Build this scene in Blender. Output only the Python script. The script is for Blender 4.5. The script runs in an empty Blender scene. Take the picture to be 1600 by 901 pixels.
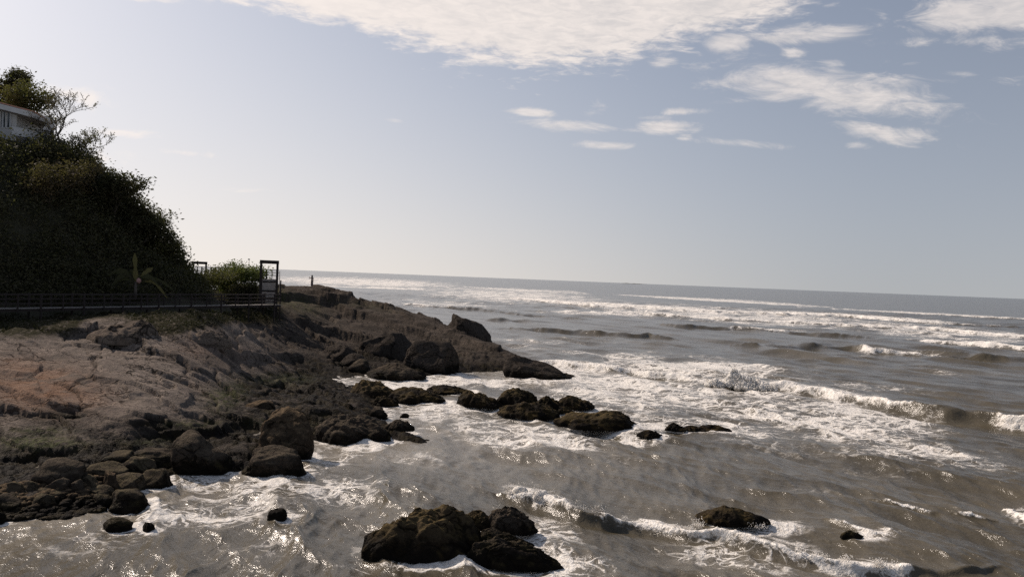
import bpy, bmesh, math, random
import numpy as np
from mathutils import Vector, Matrix

C = bpy.context.scene.collection
SC = bpy.context.scene
R = math.radians

# ------------------------------------------------------------------ camera
H, F = 10.0, 1250.0            # eye height above the sea, focal length in 1600-px units
ROLL, PITCH = R(2.27), math.atan(15.5 / F)
cp, sp = math.cos(PITCH), math.sin(PITCH)
ca, sa = math.cos(ROLL), math.sin(ROLL)
fw = np.array([0, cp, -sp]); up0 = np.array([0, sp, cp]); r0 = np.array([1.0, 0, 0])
rt = ca * r0 + sa * up0
up = -sa * r0 + ca * up0
cam_d = bpy.data.cameras.new('camera')
cam = bpy.data.objects.new('camera', cam_d); C.objects.link(cam)
cam_d.sensor_width = 36.0; cam_d.lens = 36.0 * F / 1600.0
cam_d.clip_start = 0.5; cam_d.clip_end = 200000.0
cam.matrix_world = Matrix(((rt[0], up[0], -fw[0], 0), (rt[1], up[1], -fw[1], 0), (rt[2], up[2], -fw[2], H), (0, 0, 0, 1)))
SC.camera = cam

# ------------------------------------------------------------------ light
SUN_AZ, SUN_EL = -56.0, 38.0     # degrees right of the view axis, degrees up
SKY_STRENGTH = 0.1
sun_d = bpy.data.lights.new('sun', 'SUN'); sun_d.energy = 4.7; sun_d.angle = R(0.55); sun_d.color = (1.0, 0.865, 0.745)
sun = bpy.data.objects.new('sun', sun_d); C.objects.link(sun)
sdir = Vector((math.sin(R(SUN_AZ)) * math.cos(R(SUN_EL)), math.cos(R(SUN_AZ)) * math.cos(R(SUN_EL)), math.sin(R(SUN_EL))))
sun.rotation_euler = (-sdir).to_track_quat('-Z', 'Y').to_euler()
SC.view_settings.view_transform = 'Standard'; SC.view_settings.look = 'None'
SC.view_settings.exposure = 0.0; SC.view_settings.gamma = 1.0
SC.view_settings.use_curve_mapping = False
try:
    SC.cycles.use_denoising = False
    SC.cycles.max_bounces = 6; SC.cycles.diffuse_bounces = 2; SC.cycles.glossy_bounces = 2
    SC.cycles.transparent_max_bounces = 4; SC.cycles.volume_bounces = 0
except Exception:
    pass

# ------------------------------------------------------------------ pixel <-> world
def ray(px, py):
    d = fw * F + rt * (px - 800.0) + up * (450.5 - py)
    return d / d[1]
def at_y(px, py, Y):
    d = ray(px, py); return np.array([d[0] * Y, Y, H + d[2] * Y])
def at_z(px, py, z=0.0):
    d = ray(px, py); t = (z - H) / d[2]; return np.array([d[0] * t, t, z])
def to_px(x, y, z):
    rel = np.stack([x, y, z - H], -1)
    w = rel @ fw
    return 800 + F * (rel @ rt) / w, 450.5 - F * (rel @ up) / w

# ------------------------------------------------------------------ node helpers
class NT:
    def __init__(s, tree): s.t = tree; tree.nodes.clear()
    def n(s, typ, ins=None, **kw):
        nd = s.t.nodes.new(typ)
        for k, v in kw.items(): setattr(nd, k, v)
        for k, v in (ins or {}).items(): s.set(nd.inputs[k], v)
        return nd
    def set(s, sock, v):
        if isinstance(v, bpy.types.NodeSocket): s.t.links.new(v, sock)
        elif isinstance(v, bpy.types.Node): s.t.links.new(v.outputs[0], sock)
        else:
            if hasattr(sock.default_value, '__len__') and not hasattr(v, '__len__'): v = (v,) * len(sock.default_value)
            if hasattr(sock.default_value, '__len__') and len(sock.default_value) == 4 and len(v) == 3: v = (*v, 1)
            sock.default_value = v
    def m(s, op, a, b=None, c=None, clamp=False):
        nd = s.n('ShaderNodeMath', operation=op); nd.use_clamp = clamp
        for i, v in enumerate((a, b, c)):
            if v is not None: s.set(nd.inputs[i], v)
        return nd.outputs[0]
    def step(s, v, lo, hi, a=0.0, b=1.0):
        nd = s.n('ShaderNodeMapRange', {0: v, 1: lo, 2: hi, 3: a, 4: b}, interpolation_type='SMOOTHSTEP')
        return nd.outputs[0]
    def mix(s, f, a, b, blend='MIX'):
        nd = s.n('ShaderNodeMix', data_type='RGBA', blend_type=blend)
        s.set(nd.inputs[0], f); s.set(nd.inputs[6], a); s.set(nd.inputs[7], b)
        return nd.outputs[2]
    def noise(s, vec, scale, detail=4, rough=0.55, dist=0.0, lac=2.0):
        return s.n('ShaderNodeTexNoise', {'Vector': vec, 'Scale': scale, 'Detail': detail, 'Roughness': rough, 'Distortion': dist, 'Lacunarity': lac}).outputs[0]
    def attr(s, name): return s.n('ShaderNodeAttribute', attribute_name=name).outputs['Fac']

def material(name):
    m = bpy.data.materials.new(name); m.use_nodes = True
    return m, NT(m.node_tree)

# ------------------------------------------------------------------ sky
world = bpy.data.worlds.new("World"); SC.world = world; world.use_nodes = True
def build_sky():
    T = NT(world.node_tree)
    co0 = T.n('ShaderNodeTexCoord').outputs['Generated']
    sv = T.n('ShaderNodeVectorMath', {0: T.n('ShaderNodeVectorMath', {0: co0, 1: (1, 1, .86)}, operation='MULTIPLY').outputs[0], 1: (0, 0, .14)}, operation='ADD').outputs[0]
    sky = T.n('ShaderNodeTexSky', {'Vector': sv}, sky_type='NISHITA', sun_disc=False, sun_elevation=R(SUN_EL), sun_rotation=R(SUN_AZ) % (2 * math.pi),
              air_density=1.0, dust_density=1.3, ozone_density=1.0, altitude=0)
    hs = T.n('ShaderNodeHueSaturation', {'Saturation': 0.68, 'Value': 1.02, 'Color': sky.outputs[0]})
    base = T.mix(1.0, hs.outputs[0], (1.03, 1.015, 1.03), 'MULTIPLY')
    zc = T.n('ShaderNodeSeparateXYZ', {0: co0}).outputs[2]
    sd = T.n('ShaderNodeVectorMath', {0: T.n('ShaderNodeVectorMath', {0: co0, 1: (1, 1, 0)}, operation='MULTIPLY').outputs[0], 1: (math.sin(R(SUN_AZ)), math.cos(R(SUN_AZ)), 0)}, operation='DOT_PRODUCT').outputs['Value']
    hz = T.mix(T.step(sd, .1, 1.0), (4.35, 4.42, 4.5), (9.6, 8.7, 7.85))
    base = T.mix(T.m('MULTIPLY', T.m('POWER', 2.718, T.m('MULTIPLY', T.m('MAXIMUM', zc, 0.0), T.step(sd, .3, 1.0, -6.5, -4.0))), .9), base, hz)
    co = T.n('ShaderNodeTexCoord').outputs['Generated']
    xyz = T.n('ShaderNodeSeparateXYZ', {0: co})
    x, y, z = xyz.outputs
    ys = T.m('MAXIMUM', y, 0.02)
    u = T.m('DIVIDE', x, ys); v = T.m('DIVIDE', z, ys)
    zs = T.m('MAXIMUM', z, 0.03)
    cp_ = T.n('ShaderNodeCombineXYZ', {0: T.m('DIVIDE', x, zs), 1: T.m('MULTIPLY', T.m('DIVIDE', y, zs), 1.0), 2: 0.0}).outputs[0]
    uv = T.n('ShaderNodeCombineXYZ', {0: T.m('MULTIPLY', u, 1.0), 1: T.m('MULTIPLY', v, 3.0), 2: 0.0}).outputs[0]
    clump = T.noise(cp_, 5.0, 6, 0.62, 0.3)
    puff = T.noise(cp_, 13.0, 5, 0.62, 0.6)
    wisp = T.noise(uv, 12.0, 6, 0.66, 0.8)
    # (px, py, half width, half height, tilt deg, weight)
    big = [(330, -20, 90, 28, 10, .7), (560, -10, 230, 55, 8, 1.1), (760, 10, 220, 78, 4, 1.2), (900, 15, 230, 84, -8, 1.2), (1080, -10, 190, 66, -10, 1.1), (1240, -25, 90, 40, -12, .7)]
    small = [(1137, 66, 36, 16, -6, .95), (1270, 52, 90, 14, -4, .95), (1035, 98, 22, 9, -5, .85), (1240, 85, 20, 10, 0, .7), (1290, 140, 165, 30, 6, .98), (1180, 110, 60, 26, 20, .7),
             (1215, 152, 66, 13, 3, .75), (1390, 130, 60, 16, 6, .7), (1560, 20, 120, 32, -6, .95), (1590, 66, 90, 18, 0, .7), (1440, 66, 60, 9, -5, .6), (1300, 100, 30, 7, 0, .6), (1120, 140, 40, 10, 3, .5),
             (834, 176, 36, 6, 3, .95), (890, 196, 70, 10, 2, .72), (935, 172, 30, 14, 0, .55), (1035, 199, 52, 10, -3, .95), (1060, 175, 36, 6, -3, .75), (1010, 183, 50, 6, 0, .6), (952, 227, 42, 7, 0, .95), (1070, 215, 16, 6, 0, .7), (1160, 224, 80, 7, 3, .7),
             (1365, 205, 55, 14, 10, .8), (1425, 212, 46, 15, 0, .75), (1340, 228, 24, 7, 0, .65), (1500, 115, 30, 5, 3, .5), (1575, 122, 34, 8, 0, .5), (1410, 98, 30, 5, 0, .5), (620, 188, 22, 5, 0, .5), (710, 196, 18, 4, 0, .5),
             (190, 209, 52, 8, 4, .85), (290, 239, 44, 6, 3, .7), (115, 150, 50, 14, 6, .8), (240, 0, 60, 5, 0, .7), (325, 34, 16, 5, 0, .5), (160, 242, 60, 12, 0, .5), (400, 298, 60, 5, 0, .4)]
    def mask(lst):
        acc = None
        for (px, py, a, b, tl, w) in lst:
            d = ray(px, py); th = -R(tl)
            du = T.m('SUBTRACT', u, float(d[0])); dv = T.m('SUBTRACT', v, float(d[2]))
            c_, s_ = math.cos(th), math.sin(th)
            p = T.m('MULTIPLY_ADD', dv, s_ * F / a, T.m('MULTIPLY', du, c_ * F / a))
            q = T.m('MULTIPLY_ADD', dv, c_ * F / b, T.m('MULTIPLY', du, -s_ * F / b))
            e = T.m('MULTIPLY_ADD', q, q, T.m('MULTIPLY', p, p))
            g = T.m('MULTIPLY', T.m('POWER', 2.718, T.m('MULTIPLY', e, -1.0)), w)
            acc = g if acc is None else T.m('MAXIMUM', acc, g)
        return acc
    mb = mask(big); ms = mask([(a_, b_, c_ * 1.35, d_ * 1.35, e_, f_) for a_, b_, c_, d_, e_, f_ in small])
    db = T.m('ADD', mb, T.m('ADD', T.m('MULTIPLY', T.m('SUBTRACT', clump, .5), 0.9), T.m('MULTIPLY', T.m('SUBTRACT', puff, .5), .55)))
    ds = T.m('ADD', ms, T.m('MULTIPLY', T.m('SUBTRACT', wisp, .5), 1.7))
    cb = T.step(db, 0.27, 0.68); cs = T.m('MULTIPLY', T.step(ds, 0.34, 0.95), 0.8)
    front = T.step(y, 0.03, 0.15)
    fac = T.m('MULTIPLY', T.m('MAXIMUM', cb, cs), front)
    thick = T.m('ADD', T.m('MULTIPLY', T.step(puff, .34, .66), .55), T.m('MULTIPLY', T.step(clump, .3, .62), .45))
    ccol = T.mix(thick, (6.7, 6.35, 6.25), (9.0, 8.2, 7.7))
    # sun-side brightening is put into the cloud colour itself, stronger towards the sun
    ccol = T.mix(T.step(sd, .35, 1.0), ccol, (10.2, 9.2, 8.5))
    out = T.mix(T.m('MULTIPLY', fac, .93), base, ccol)
    bg = T.n('ShaderNodeBackground', {'Color': out, 'Strength': SKY_STRENGTH})
    o = T.n('ShaderNodeOutputWorld'); T.t.links.new(bg.outputs[0], o.inputs[0])
build_sky()

# ------------------------------------------------------------------ noise in numpy
_rs = np.random.RandomState(7)
_perm = np.concatenate([_rs.permutation(1024)] * 3)
_grad = _rs.normal(size=(1024, 3)); _grad /= np.linalg.norm(_grad, axis=1)[:, None]
def perlin(p, seed=0):
    p = np.asarray(p, dtype=np.float64) + seed * 17.31
    i = np.floor(p).astype(np.int64); f = p - i
    w = f * f * f * (f * (f * 6 - 15) + 10)
    i &= 1023
    out = 0
    for dx in (0, 1):
        wx = w[:, 0] if dx else 1 - w[:, 0]
        hx = _perm[i[:, 0] + dx]
        for dy in (0, 1):
            wy = w[:, 1] if dy else 1 - w[:, 1]
            hy = _perm[hx + i[:, 1] + dy]
            for dz in (0, 1):
                wz = w[:, 2] if dz else 1 - w[:, 2]
                g = _grad[_perm[hy + i[:, 2] + dz] & 1023]
                out = out + wx * wy * wz * (g[:, 0] * (f[:, 0] - dx) + g[:, 1] * (f[:, 1] - dy) + g[:, 2] * (f[:, 2] - dz))
    return out * 1.5
def perlin2(x, y, seed=0):
    x = np.asarray(x, float); y = np.asarray(y, float)
    sh = x.shape
    p = np.stack([x.ravel(), y.ravel(), np.full(x.size, seed * 3.7 + .5)], -1)
    return perlin(p).reshape(sh)
def fbm(p, octv=4, seed=0, gain=.5, kind='n'):
    a, s, tot = 1.0, 0, 0
    p = np.asarray(p, float)
    for o in range(octv):
        n = perlin(p * 2.03 ** o, seed + o)
        if kind == 'b': n = np.abs(n) * 2 - .5
        elif kind == 'r': n = .5 - np.abs(n) * 2
        s = s + a * n; tot += a; a *= gain
    return s / tot
def fbm2(x, y, octv=4, seed=0, gain=.5, kind='n'):
    x = np.asarray(x, float); y = np.asarray(y, float); sh = x.shape
    return fbm(np.stack([x.ravel(), y.ravel(), np.full(x.size, seed * 1.7 + .5)], -1), octv, seed, gain, kind).reshape(sh)
def worley(x, y, seed=0):
    sh = x.shape; x = x.ravel(); y = y.ravel()
    ix = np.floor(x).astype(np.int64); iy = np.floor(y).astype(np.int64)
    f1 = np.full(x.size, 9.0); f2 = np.full(x.size, 9.0); idv = np.zeros(x.size); tl = np.zeros(x.size)
    for dx in (-1, 0, 1):
        for dy in (-1, 0, 1):
            h = _perm[(_perm[(ix + dx + seed * 31) & 1023] + iy + dy) & 1023]
            ox = (h * 0.6180339) % 1.0; oy = (h * 0.7548776) % 1.0
            d = np.hypot(ix + dx + ox - x, iy + dy + oy - y)
            better = d < f1
            f2 = np.where(better, f1, np.minimum(f2, d)); idv = np.where(better, (h * .381966) % 1.0, idv); tl = np.where(better, (((h * .27183) % 1.0) - .5) * (x - ix - dx - ox) + (((h * .41421) % 1.0) - .6) * (y - iy - dy - oy), tl); f1 = np.where(better, d, f1)
    return f1.reshape(sh), f2.reshape(sh), idv.reshape(sh), tl.reshape(sh)
def sstep(a, b, x):
    t = np.clip((x - a) / (b - a), 0, 1); return t * t * (3 - 2 * t)

# ------------------------------------------------------------------ mesh helpers
def mesh_np(name, V, Fc, smooth=True):
    V = np.asarray(V, dtype=np.float32); Fc = np.asarray(Fc, dtype=np.int32)
    me = bpy.data.meshes.new(name)
    k = Fc.shape[1]
    me.vertices.add(len(V)); me.vertices.foreach_set('co', V.ravel())
    me.loops.add(Fc.size); me.loops.foreach_set('vertex_index', Fc.ravel())
    me.polygons.add(len(Fc)); me.polygons.foreach_set('loop_start', np.arange(0, Fc.size, k, dtype=np.int32))
    me.polygons.foreach_set('loop_total', np.full(len(Fc), k, dtype=np.int32))
    me.polygons.foreach_set('use_smooth', np.full(len(Fc), smooth, dtype=bool))
    me.update(calc_edges=True)
    return me
def vattr(me, name, arr):
    a = me.attributes.new(name, 'FLOAT', 'POINT'); a.data.foreach_set('value', np.asarray(arr, dtype=np.float32).ravel())
def obj(name, me, mat=None, parent=None, loc=None):
    o = bpy.data.objects.new(name, me); C.objects.link(o)
    if mat is not None:
        me.materials.clear(); me.materials.append(mat)
    if parent is not None: o.parent = parent
    if loc is not None: o.location = loc
    return o
def tag(o, label=None, cat=None, group=None, kind=None):
    if label: o['label'] = label
    if cat: o['category'] = cat
    if group: o['group'] = group
    if kind: o['kind'] = kind
    return o
def thing(name, label, cat, loc, group=None):
    o = bpy.data.objects.new(name, None); C.objects.link(o); o.location = loc; o.empty_display_size = .3
    return tag(o, label, cat, group)

class MB:
    """collects boxes, bars and tubes in world coordinates; build() makes ONE mesh object"""
    def __init__(s): s.v = []; s.f = []
    def add(s, vs, fs):
        b = len(s.v); s.v += [tuple(map(float, v)) for v in vs]; s.f += [tuple(b + i for i in f) for f in fs]
    def bar(s, a, b, w, h, upv=(0, 0, 1)):
        a = Vector(a); b = Vector(b); d = (b - a).normalized(); u = Vector(upv)
        sd = d.cross(u)
        if sd.length < 1e-4: sd = d.cross(Vector((0, 1, 0)))
        sd.normalize(); u = sd.cross(d).normalized()
        vs = [p + sd * (i * w / 2) + u * (j * h / 2) for p in (a, b) for i, j in ((-1, -1), (1, -1), (1, 1), (-1, 1))]
        s.add(vs, [(0, 1, 2, 3), (7, 6, 5, 4), (0, 4, 5, 1), (1, 5, 6, 2), (2, 6, 7, 3), (3, 7, 4, 0)])
    def box(s, lo, hi):
        x0, y0, z0 = lo; x1, y1, z1 = hi
        s.add([(x0, y0, z0), (x1, y0, z0), (x1, y1, z0), (x0, y1, z0), (x0, y0, z1), (x1, y0, z1), (x1, y1, z1), (x0, y1, z1)],
              [(3, 2, 1, 0), (4, 5, 6, 7), (0, 1, 5, 4), (1, 2, 6, 5), (2, 3, 7, 6), (3, 0, 4, 7)])
    def tube(s, pts, rad, n=6, cap=True):
        pts = [Vector(p) for p in pts]; rings = []
        for i, p in enumerate(pts):
            d = (pts[min(i + 1, len(pts) - 1)] - pts[max(i - 1, 0)]).normalized()
            a = d.cross(Vector((0.3, 0.9, 0.1))).normalized(); b = d.cross(a)
            r = rad[i] if hasattr(rad, '__len__') else rad
            rings.append([p + (a * math.cos(t) + b * math.sin(t)) * r for t in (2 * math.pi * k / n for k in range(n))])
        vs = [v for r_ in rings for v in r_]; fs = []
        for i in range(len(pts) - 1):
            for k in range(n):
                fs.append((i * n + k, i * n + (k + 1) % n, (i + 1) * n + (k + 1) % n, (i + 1) * n + k))
        if cap: fs += [tuple(range(n))[::-1], tuple((len(pts) - 1) * n + k for k in range(n))]
        s.add(vs, fs)
    def build(s, name, mat, parent=None, bevel=0.0, smooth=False):
        off = parent.matrix_basis.translation.copy() if parent is not None else Vector((0, 0, 0))
        if parent is not None and parent.parent is not None: off = off + parent.parent.matrix_basis.translation
        me = bpy.data.meshes.new(name); me.from_pydata([tuple(Vector(v) - off) for v in s.v], [], s.f)
        if smooth: me.polygons.foreach_set('use_smooth', [True] * len(me.polygons))
        me.update()
        o = obj(name, me, mat, parent)
        if bevel > 0:
            b = o.modifiers.new('bevel', 'BEVEL'); b.width = bevel; b.segments = 1
        return o

_ico = {}
def ico(n):
    if n not in _ico:
        bm = bmesh.new(); bmesh.ops.create_icosphere(bm, subdivisions=n, radius=1)
        bm.verts.ensure_lookup_table()
        _ico[n] = (np.array([v.co[:] for v in bm.verts]), np.array([[v.index for v in f.verts] for f in bm.faces])); bm.free()
    return _ico[n]

# ------------------------------------------------------------------ land shape
class RBF:
    def __init__(s, P, smooth=1e-3):
        P = np.array(P, float); s.c = P[:, :2] / 20.0; n = len(P)
        A = s.phi(s.c, s.c) + np.eye(n) * smooth
        Q = np.hstack([np.ones((n, 1)), s.c])
        M = np.block([[A, Q], [Q.T, np.zeros((3, 3))]])
        sol = np.linalg.solve(M, np.concatenate([P[:, 2], np.zeros(3)])); s.w, s.p = sol[:n], sol[n:]
    @staticmethod
    def phi(a, b):
        d2 = ((a[:, None, :] - b[None, :, :]) ** 2).sum(-1)
        return 0.5 * d2 * np.log(d2 + 1e-9)
    def __call__(s, x, y):
        x = np.asarray(x, float); y = np.asarray(y, float); q = np.stack([x.ravel(), y.ravel()], -1) / 20.0
        out = np.empty(len(q))
        for i in range(0, len(q), 40000):
            out[i:i + 40000] = s.phi(q[i:i + 40000], s.c) @ s.w + s.p[0] + q[i:i + 40000] @ s.p[1:]
        return out.reshape(x.shape)

def ctrl():
    P = []
    A = lambda px, py, Y: P.append(at_y(px, py, Y))
    Z = lambda px, py, z: P.append(at_z(px, py, z))
    ridge = [(440, 448, 118), (487, 453.5, 125), (520, 456, 124), (560, 464, 120), (620, 478, 114), (680, 499, 108), (730, 524, 101), (775, 543, 95), (830, 569, 88)]
    for q in ridge:
        A(*q); w = at_y(*q); P.append(np.array([w[0] + 3, w[1] + 15, w[2] - 5.5])); P.append(np.array([w[0] + 8, w[1] + 34, -4]))
    Z(876, 590, .05); Z(905, 592, -1.0); P.append(np.array([12, 92, -2.5])); P.append(np.array([20, 75, -2.5]))
    for q in [(460, 480, 104), (520, 492, 106), (600, 512, 102), (680, 532, 98), (750, 560, 90), (470, 520, 92), (540, 545, 88), (500, 572, 79), (600, 560, 88), (440, 468, 109)]: A(*q)
    for q in [(540, 590, .0), (500, 592, .5), (465, 597, .6), (525, 600, .35), (572, 589, -.05), (640, 592, 0), (720, 584, 0), (790, 580, 0), (840, 590, 0), (600, 606, -.7), (690, 610, -1), (800, 606, -1.2), (720, 650, -1.6), (900, 640, -2)]: Z(*q)
    for q in [(430, 500, 91), (430, 530, 82), (430, 560, 75), (430, 600, 63.5), (430, 640, 52), (500, 610, 60), (500, 640, 52), (560, 650, 51.5), (430, 690, 43.3)]: A(*q)
    for q in [(600, 672, .35), (612, 690, 0), (640, 674, .1), (550, 700, 0), (490, 706, 0), (590, 635, .1), (565, 610, .1), (660, 690, -.9), (660, 650, -.9), (620, 620, -.6), (560, 725, -1.2), (480, 750, -1.2)]: Z(*q)
    for q in [(-150, 520, 55), (-150, 600, 46), (-150, 690, 39), (0, 520, 58), (0, 570, 51), (0, 620, 45.5), (0, 680, 40.5), (0, 740, 36.2), (100, 515, 60), (100, 560, 54), (100, 610, 48), (100, 660, 43), (100, 720, 38.3),
              (200, 520, 61), (200, 560, 55), (200, 610, 49), (200, 660, 43.5), (200, 715, 39.5), (300, 515, 64), (300, 555, 59), (300, 600, 53), (300, 650, 47), (300, 690, 43.5), (380, 505, 74), (380, 540, 69), (380, 580, 62), (380, 620, 56), (380, 670, 47.5)]: A(*q)
    for q in [(-150, 800, 0), (0, 806, 0), (60, 804, .03), (110, 800, 0), (170, 790, 0), (240, 760, 0), (310, 733, 0), (400, 735, 0), (-150, 870, -1), (0, 860, -.9), (120, 850, -.9), (240, 815, -.9), (330, 780, -1), (420, 770, -1)]: Z(*q)
    # ground below the boardwalks and up to the hill
    for (px, py, z) in [(-150, 483, 5), (0, 481, 5), (100, 480, 5.0), (200, 479, 5.0), (300, 478, 4.9), (400, 476, 4.6)]:
        w = at_z(px, py, 6.0); P.append(np.array([w[0], w[1], z])); P.append(np.array([w[0] - 3, w[1] + 7, z + .6]))
    for q in [(-36, 104, 6.3), (-45, 116, 6.6), (-62, 112, 7), (-75, 90, 7), (-85, 70, 6), (-45, 140, 2), (-80, 140, 5), (-95, 110, 6)]: P.append(np.array(q, float))
    for q in [(0, 24, -2), (20, 40, -3), (10, 60, -3), (-25, 22, -1.5), (-45, 24, -1), (40, 60, -4), (30, 110, -4), (0, 150, -5)]: P.append(np.array(q, float))
    return P
land_base = RBF(ctrl())

def poly_dist(x, y, pts):
    """distance, signed side and parameter of the nearest point on a world polyline"""
    best = np.full(x.shape, 1e9); side = np.zeros(x.shape); par = np.zeros(x.shape); L = 0
    for i in range(len(pts) - 1):
        ax, ay = pts[i][:2]; bx, by = pts[i + 1][:2]; ln = math.hypot(bx - ax, by - ay)
        t = np.clip(((x - ax) * (bx - ax) + (y - ay) * (by - ay)) / (ln * ln), 0, 1)
        dx = x - ax - t * (bx - ax); dy = y - ay - t * (by - ay); d = np.hypot(dx, dy)
        s_ = ((bx - ax) * (y - ay) - (by - ay) * (x - ax)) / ln
        m = d < best
        best = np.where(m, d, best); side = np.where(m, s_, side); par = np.where(m, i + t, par)
    return best, side, par

# ledges: the rock drops on the near side of each line ((px, py) on the top edge, drop in m, run-out in m)
def hit_base(px, py, fn):
    Y = np.linspace(24, 150, 1500); d = ray(px, py)
    zz = np.maximum(fn(d[0] * Y, Y), 0.0); below = np.nonzero(H + d[2] * Y <= zz)[0]
    Yh = Y[below[0]] if len(below) else 150.0
    return np.array([d[0] * Yh, Yh, H + d[2] * Yh])
LEDGES = [([(405, 462), (450, 461), (500, 464), (545, 469), (585, 470)], 1.1, 7), ([(455, 494), (520, 510), (580, 528), (640, 548)], 1.2, 7), ([(520, 478), (590, 495), (650, 515), (720, 532), (775, 556)], .9, 6),
          ([(440, 512), (500, 535), (545, 552)], .6, 4), ([(600, 488), (680, 512), (735, 533)], .5, 4), ([(420, 548), (450, 552), (485, 560)], .5, 3), ([(330, 528), (370, 548), (420, 560), (480, 590)], .5, 4),
          ([(140, 508), (185, 527), (240, 542)], .55, 3.5), ([(285, 516), (330, 528), (365, 545)], .5, 3.5), ([(0, 605), (50, 622), (110, 634), (170, 640)], .5, 3), ([(160, 600), (200, 612), (235, 616)], .25, 2),
          ([(0, 580), (40, 586), (80, 588)], .2, 2), ([(180, 660), (260, 668), (340, 672), (400, 655)], .45, 3), ([(390, 590), (440, 600), (500, 610), (530, 612)], .5, 4), ([(400, 650), (460, 645), (540, 640)], .4, 3), ([(0, 700), (80, 706), (160, 712)], .4, 2.5)]
LW = [([hit_base(px, py, land_base) for px, py in pl], a, run) for pl, a, run in LEDGES]

def land(x, y, fine=True, want_joint=False):
    x = np.asarray(x, float); y = np.asarray(y, float)
    z = land_base(x, y)
    dry = sstep(-.6, .8, z)
    wx = x + 1.1 * fbm2(x * .14, y * .14, 2, 3); wy = y + 1.1 * fbm2(x * .14, y * .14, 2, 5)
    for pl, a, run in LW:
        d, s, par = poly_dist(wx, wy, pl)
        endf = sstep(0, .5, par) * (1 - sstep(len(pl) - 1.5, len(pl) - 1.0, par))
        down = np.where(s < 0, np.exp(-d / run) * sstep(0, .35, d), 0)       # near side = right of the left-to-right line
        lip = np.where(s >= 0, np.exp(-(d / 1.8) ** 2) * .35, 0)
        z = z + a * .7 * (lip - down) * endf
    if fine:
        # tilted beds: irregular steps that run down to the right
        far = sstep(62, 84, y)
        t = (wx * .42 + wy * .9) / (3.2 + 1.6 * far) + .6 * fbm2(x * .07, y * .07, 2, 11)
        sw = t - np.floor(t); bed = (np.floor(t) * .618) % 1.0
        step_ = sstep(0, .08, sw) - sw
        z = z + dry * (.05 + .10 * far) * (.25 + bed) * step_
        # jointed blocks, each tilted its own way
        jx = x + 1.7 * fbm2(x * .2, y * .2, 3, 21, .5); jy = y + 1.7 * fbm2(x * .2, y * .2, 3, 22, .5)
        ra = -.6; ux = jx * math.cos(ra) + jy * math.sin(ra); uy = -jx * math.sin(ra) + jy * math.cos(ra)
        joint = np.zeros(x.shape)
        for (lx, ly, th, tt, ck, wd, sd_) in ((8.5, 3.6, .34, 1.55, .20, .05, 2), (3.0, 1.7, .16, .75, .12, .05, 6), (1.0, .6, .03, .13, .02, .05, 8)):
            f1, f2, cid, tl = worley(ux / lx, uy / ly, sd_)
            keep = sstep(-.35, .05, fbm2(x * .15, y * .15, 2, 49)) if sd_ == 2 else sstep(-.12, .2, fbm2(x * .12, y * .12, 2, 50 + sd_))
            jn = (1 - sstep(0, wd, f2 - f1)) * keep
            joint = np.maximum(joint, jn * (1.0 if sd_ == 2 else .8 if sd_ == 6 else .3))
            z = z + dry * (.75 + .1 * far) * ((cid - .5) * th + tl * tt * .8 - ck * jn)
        z = z + dry * (.14 * fbm2(x * .22, y * .22, 3, 31) +   .035 * fbm2(x * .9, y * .9, 4, 33, .5) + .012 * fbm2(x * 4, y * 4, 2, 35))
        low = (1 - sstep(.7, 2.0, z)) * sstep(-.4, .1, z)
        z = z + low * (.30 * fbm2(x * .75, y * .75, 4, 41, .6, 'b'))
    return (z, joint) if want_joint else z

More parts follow.
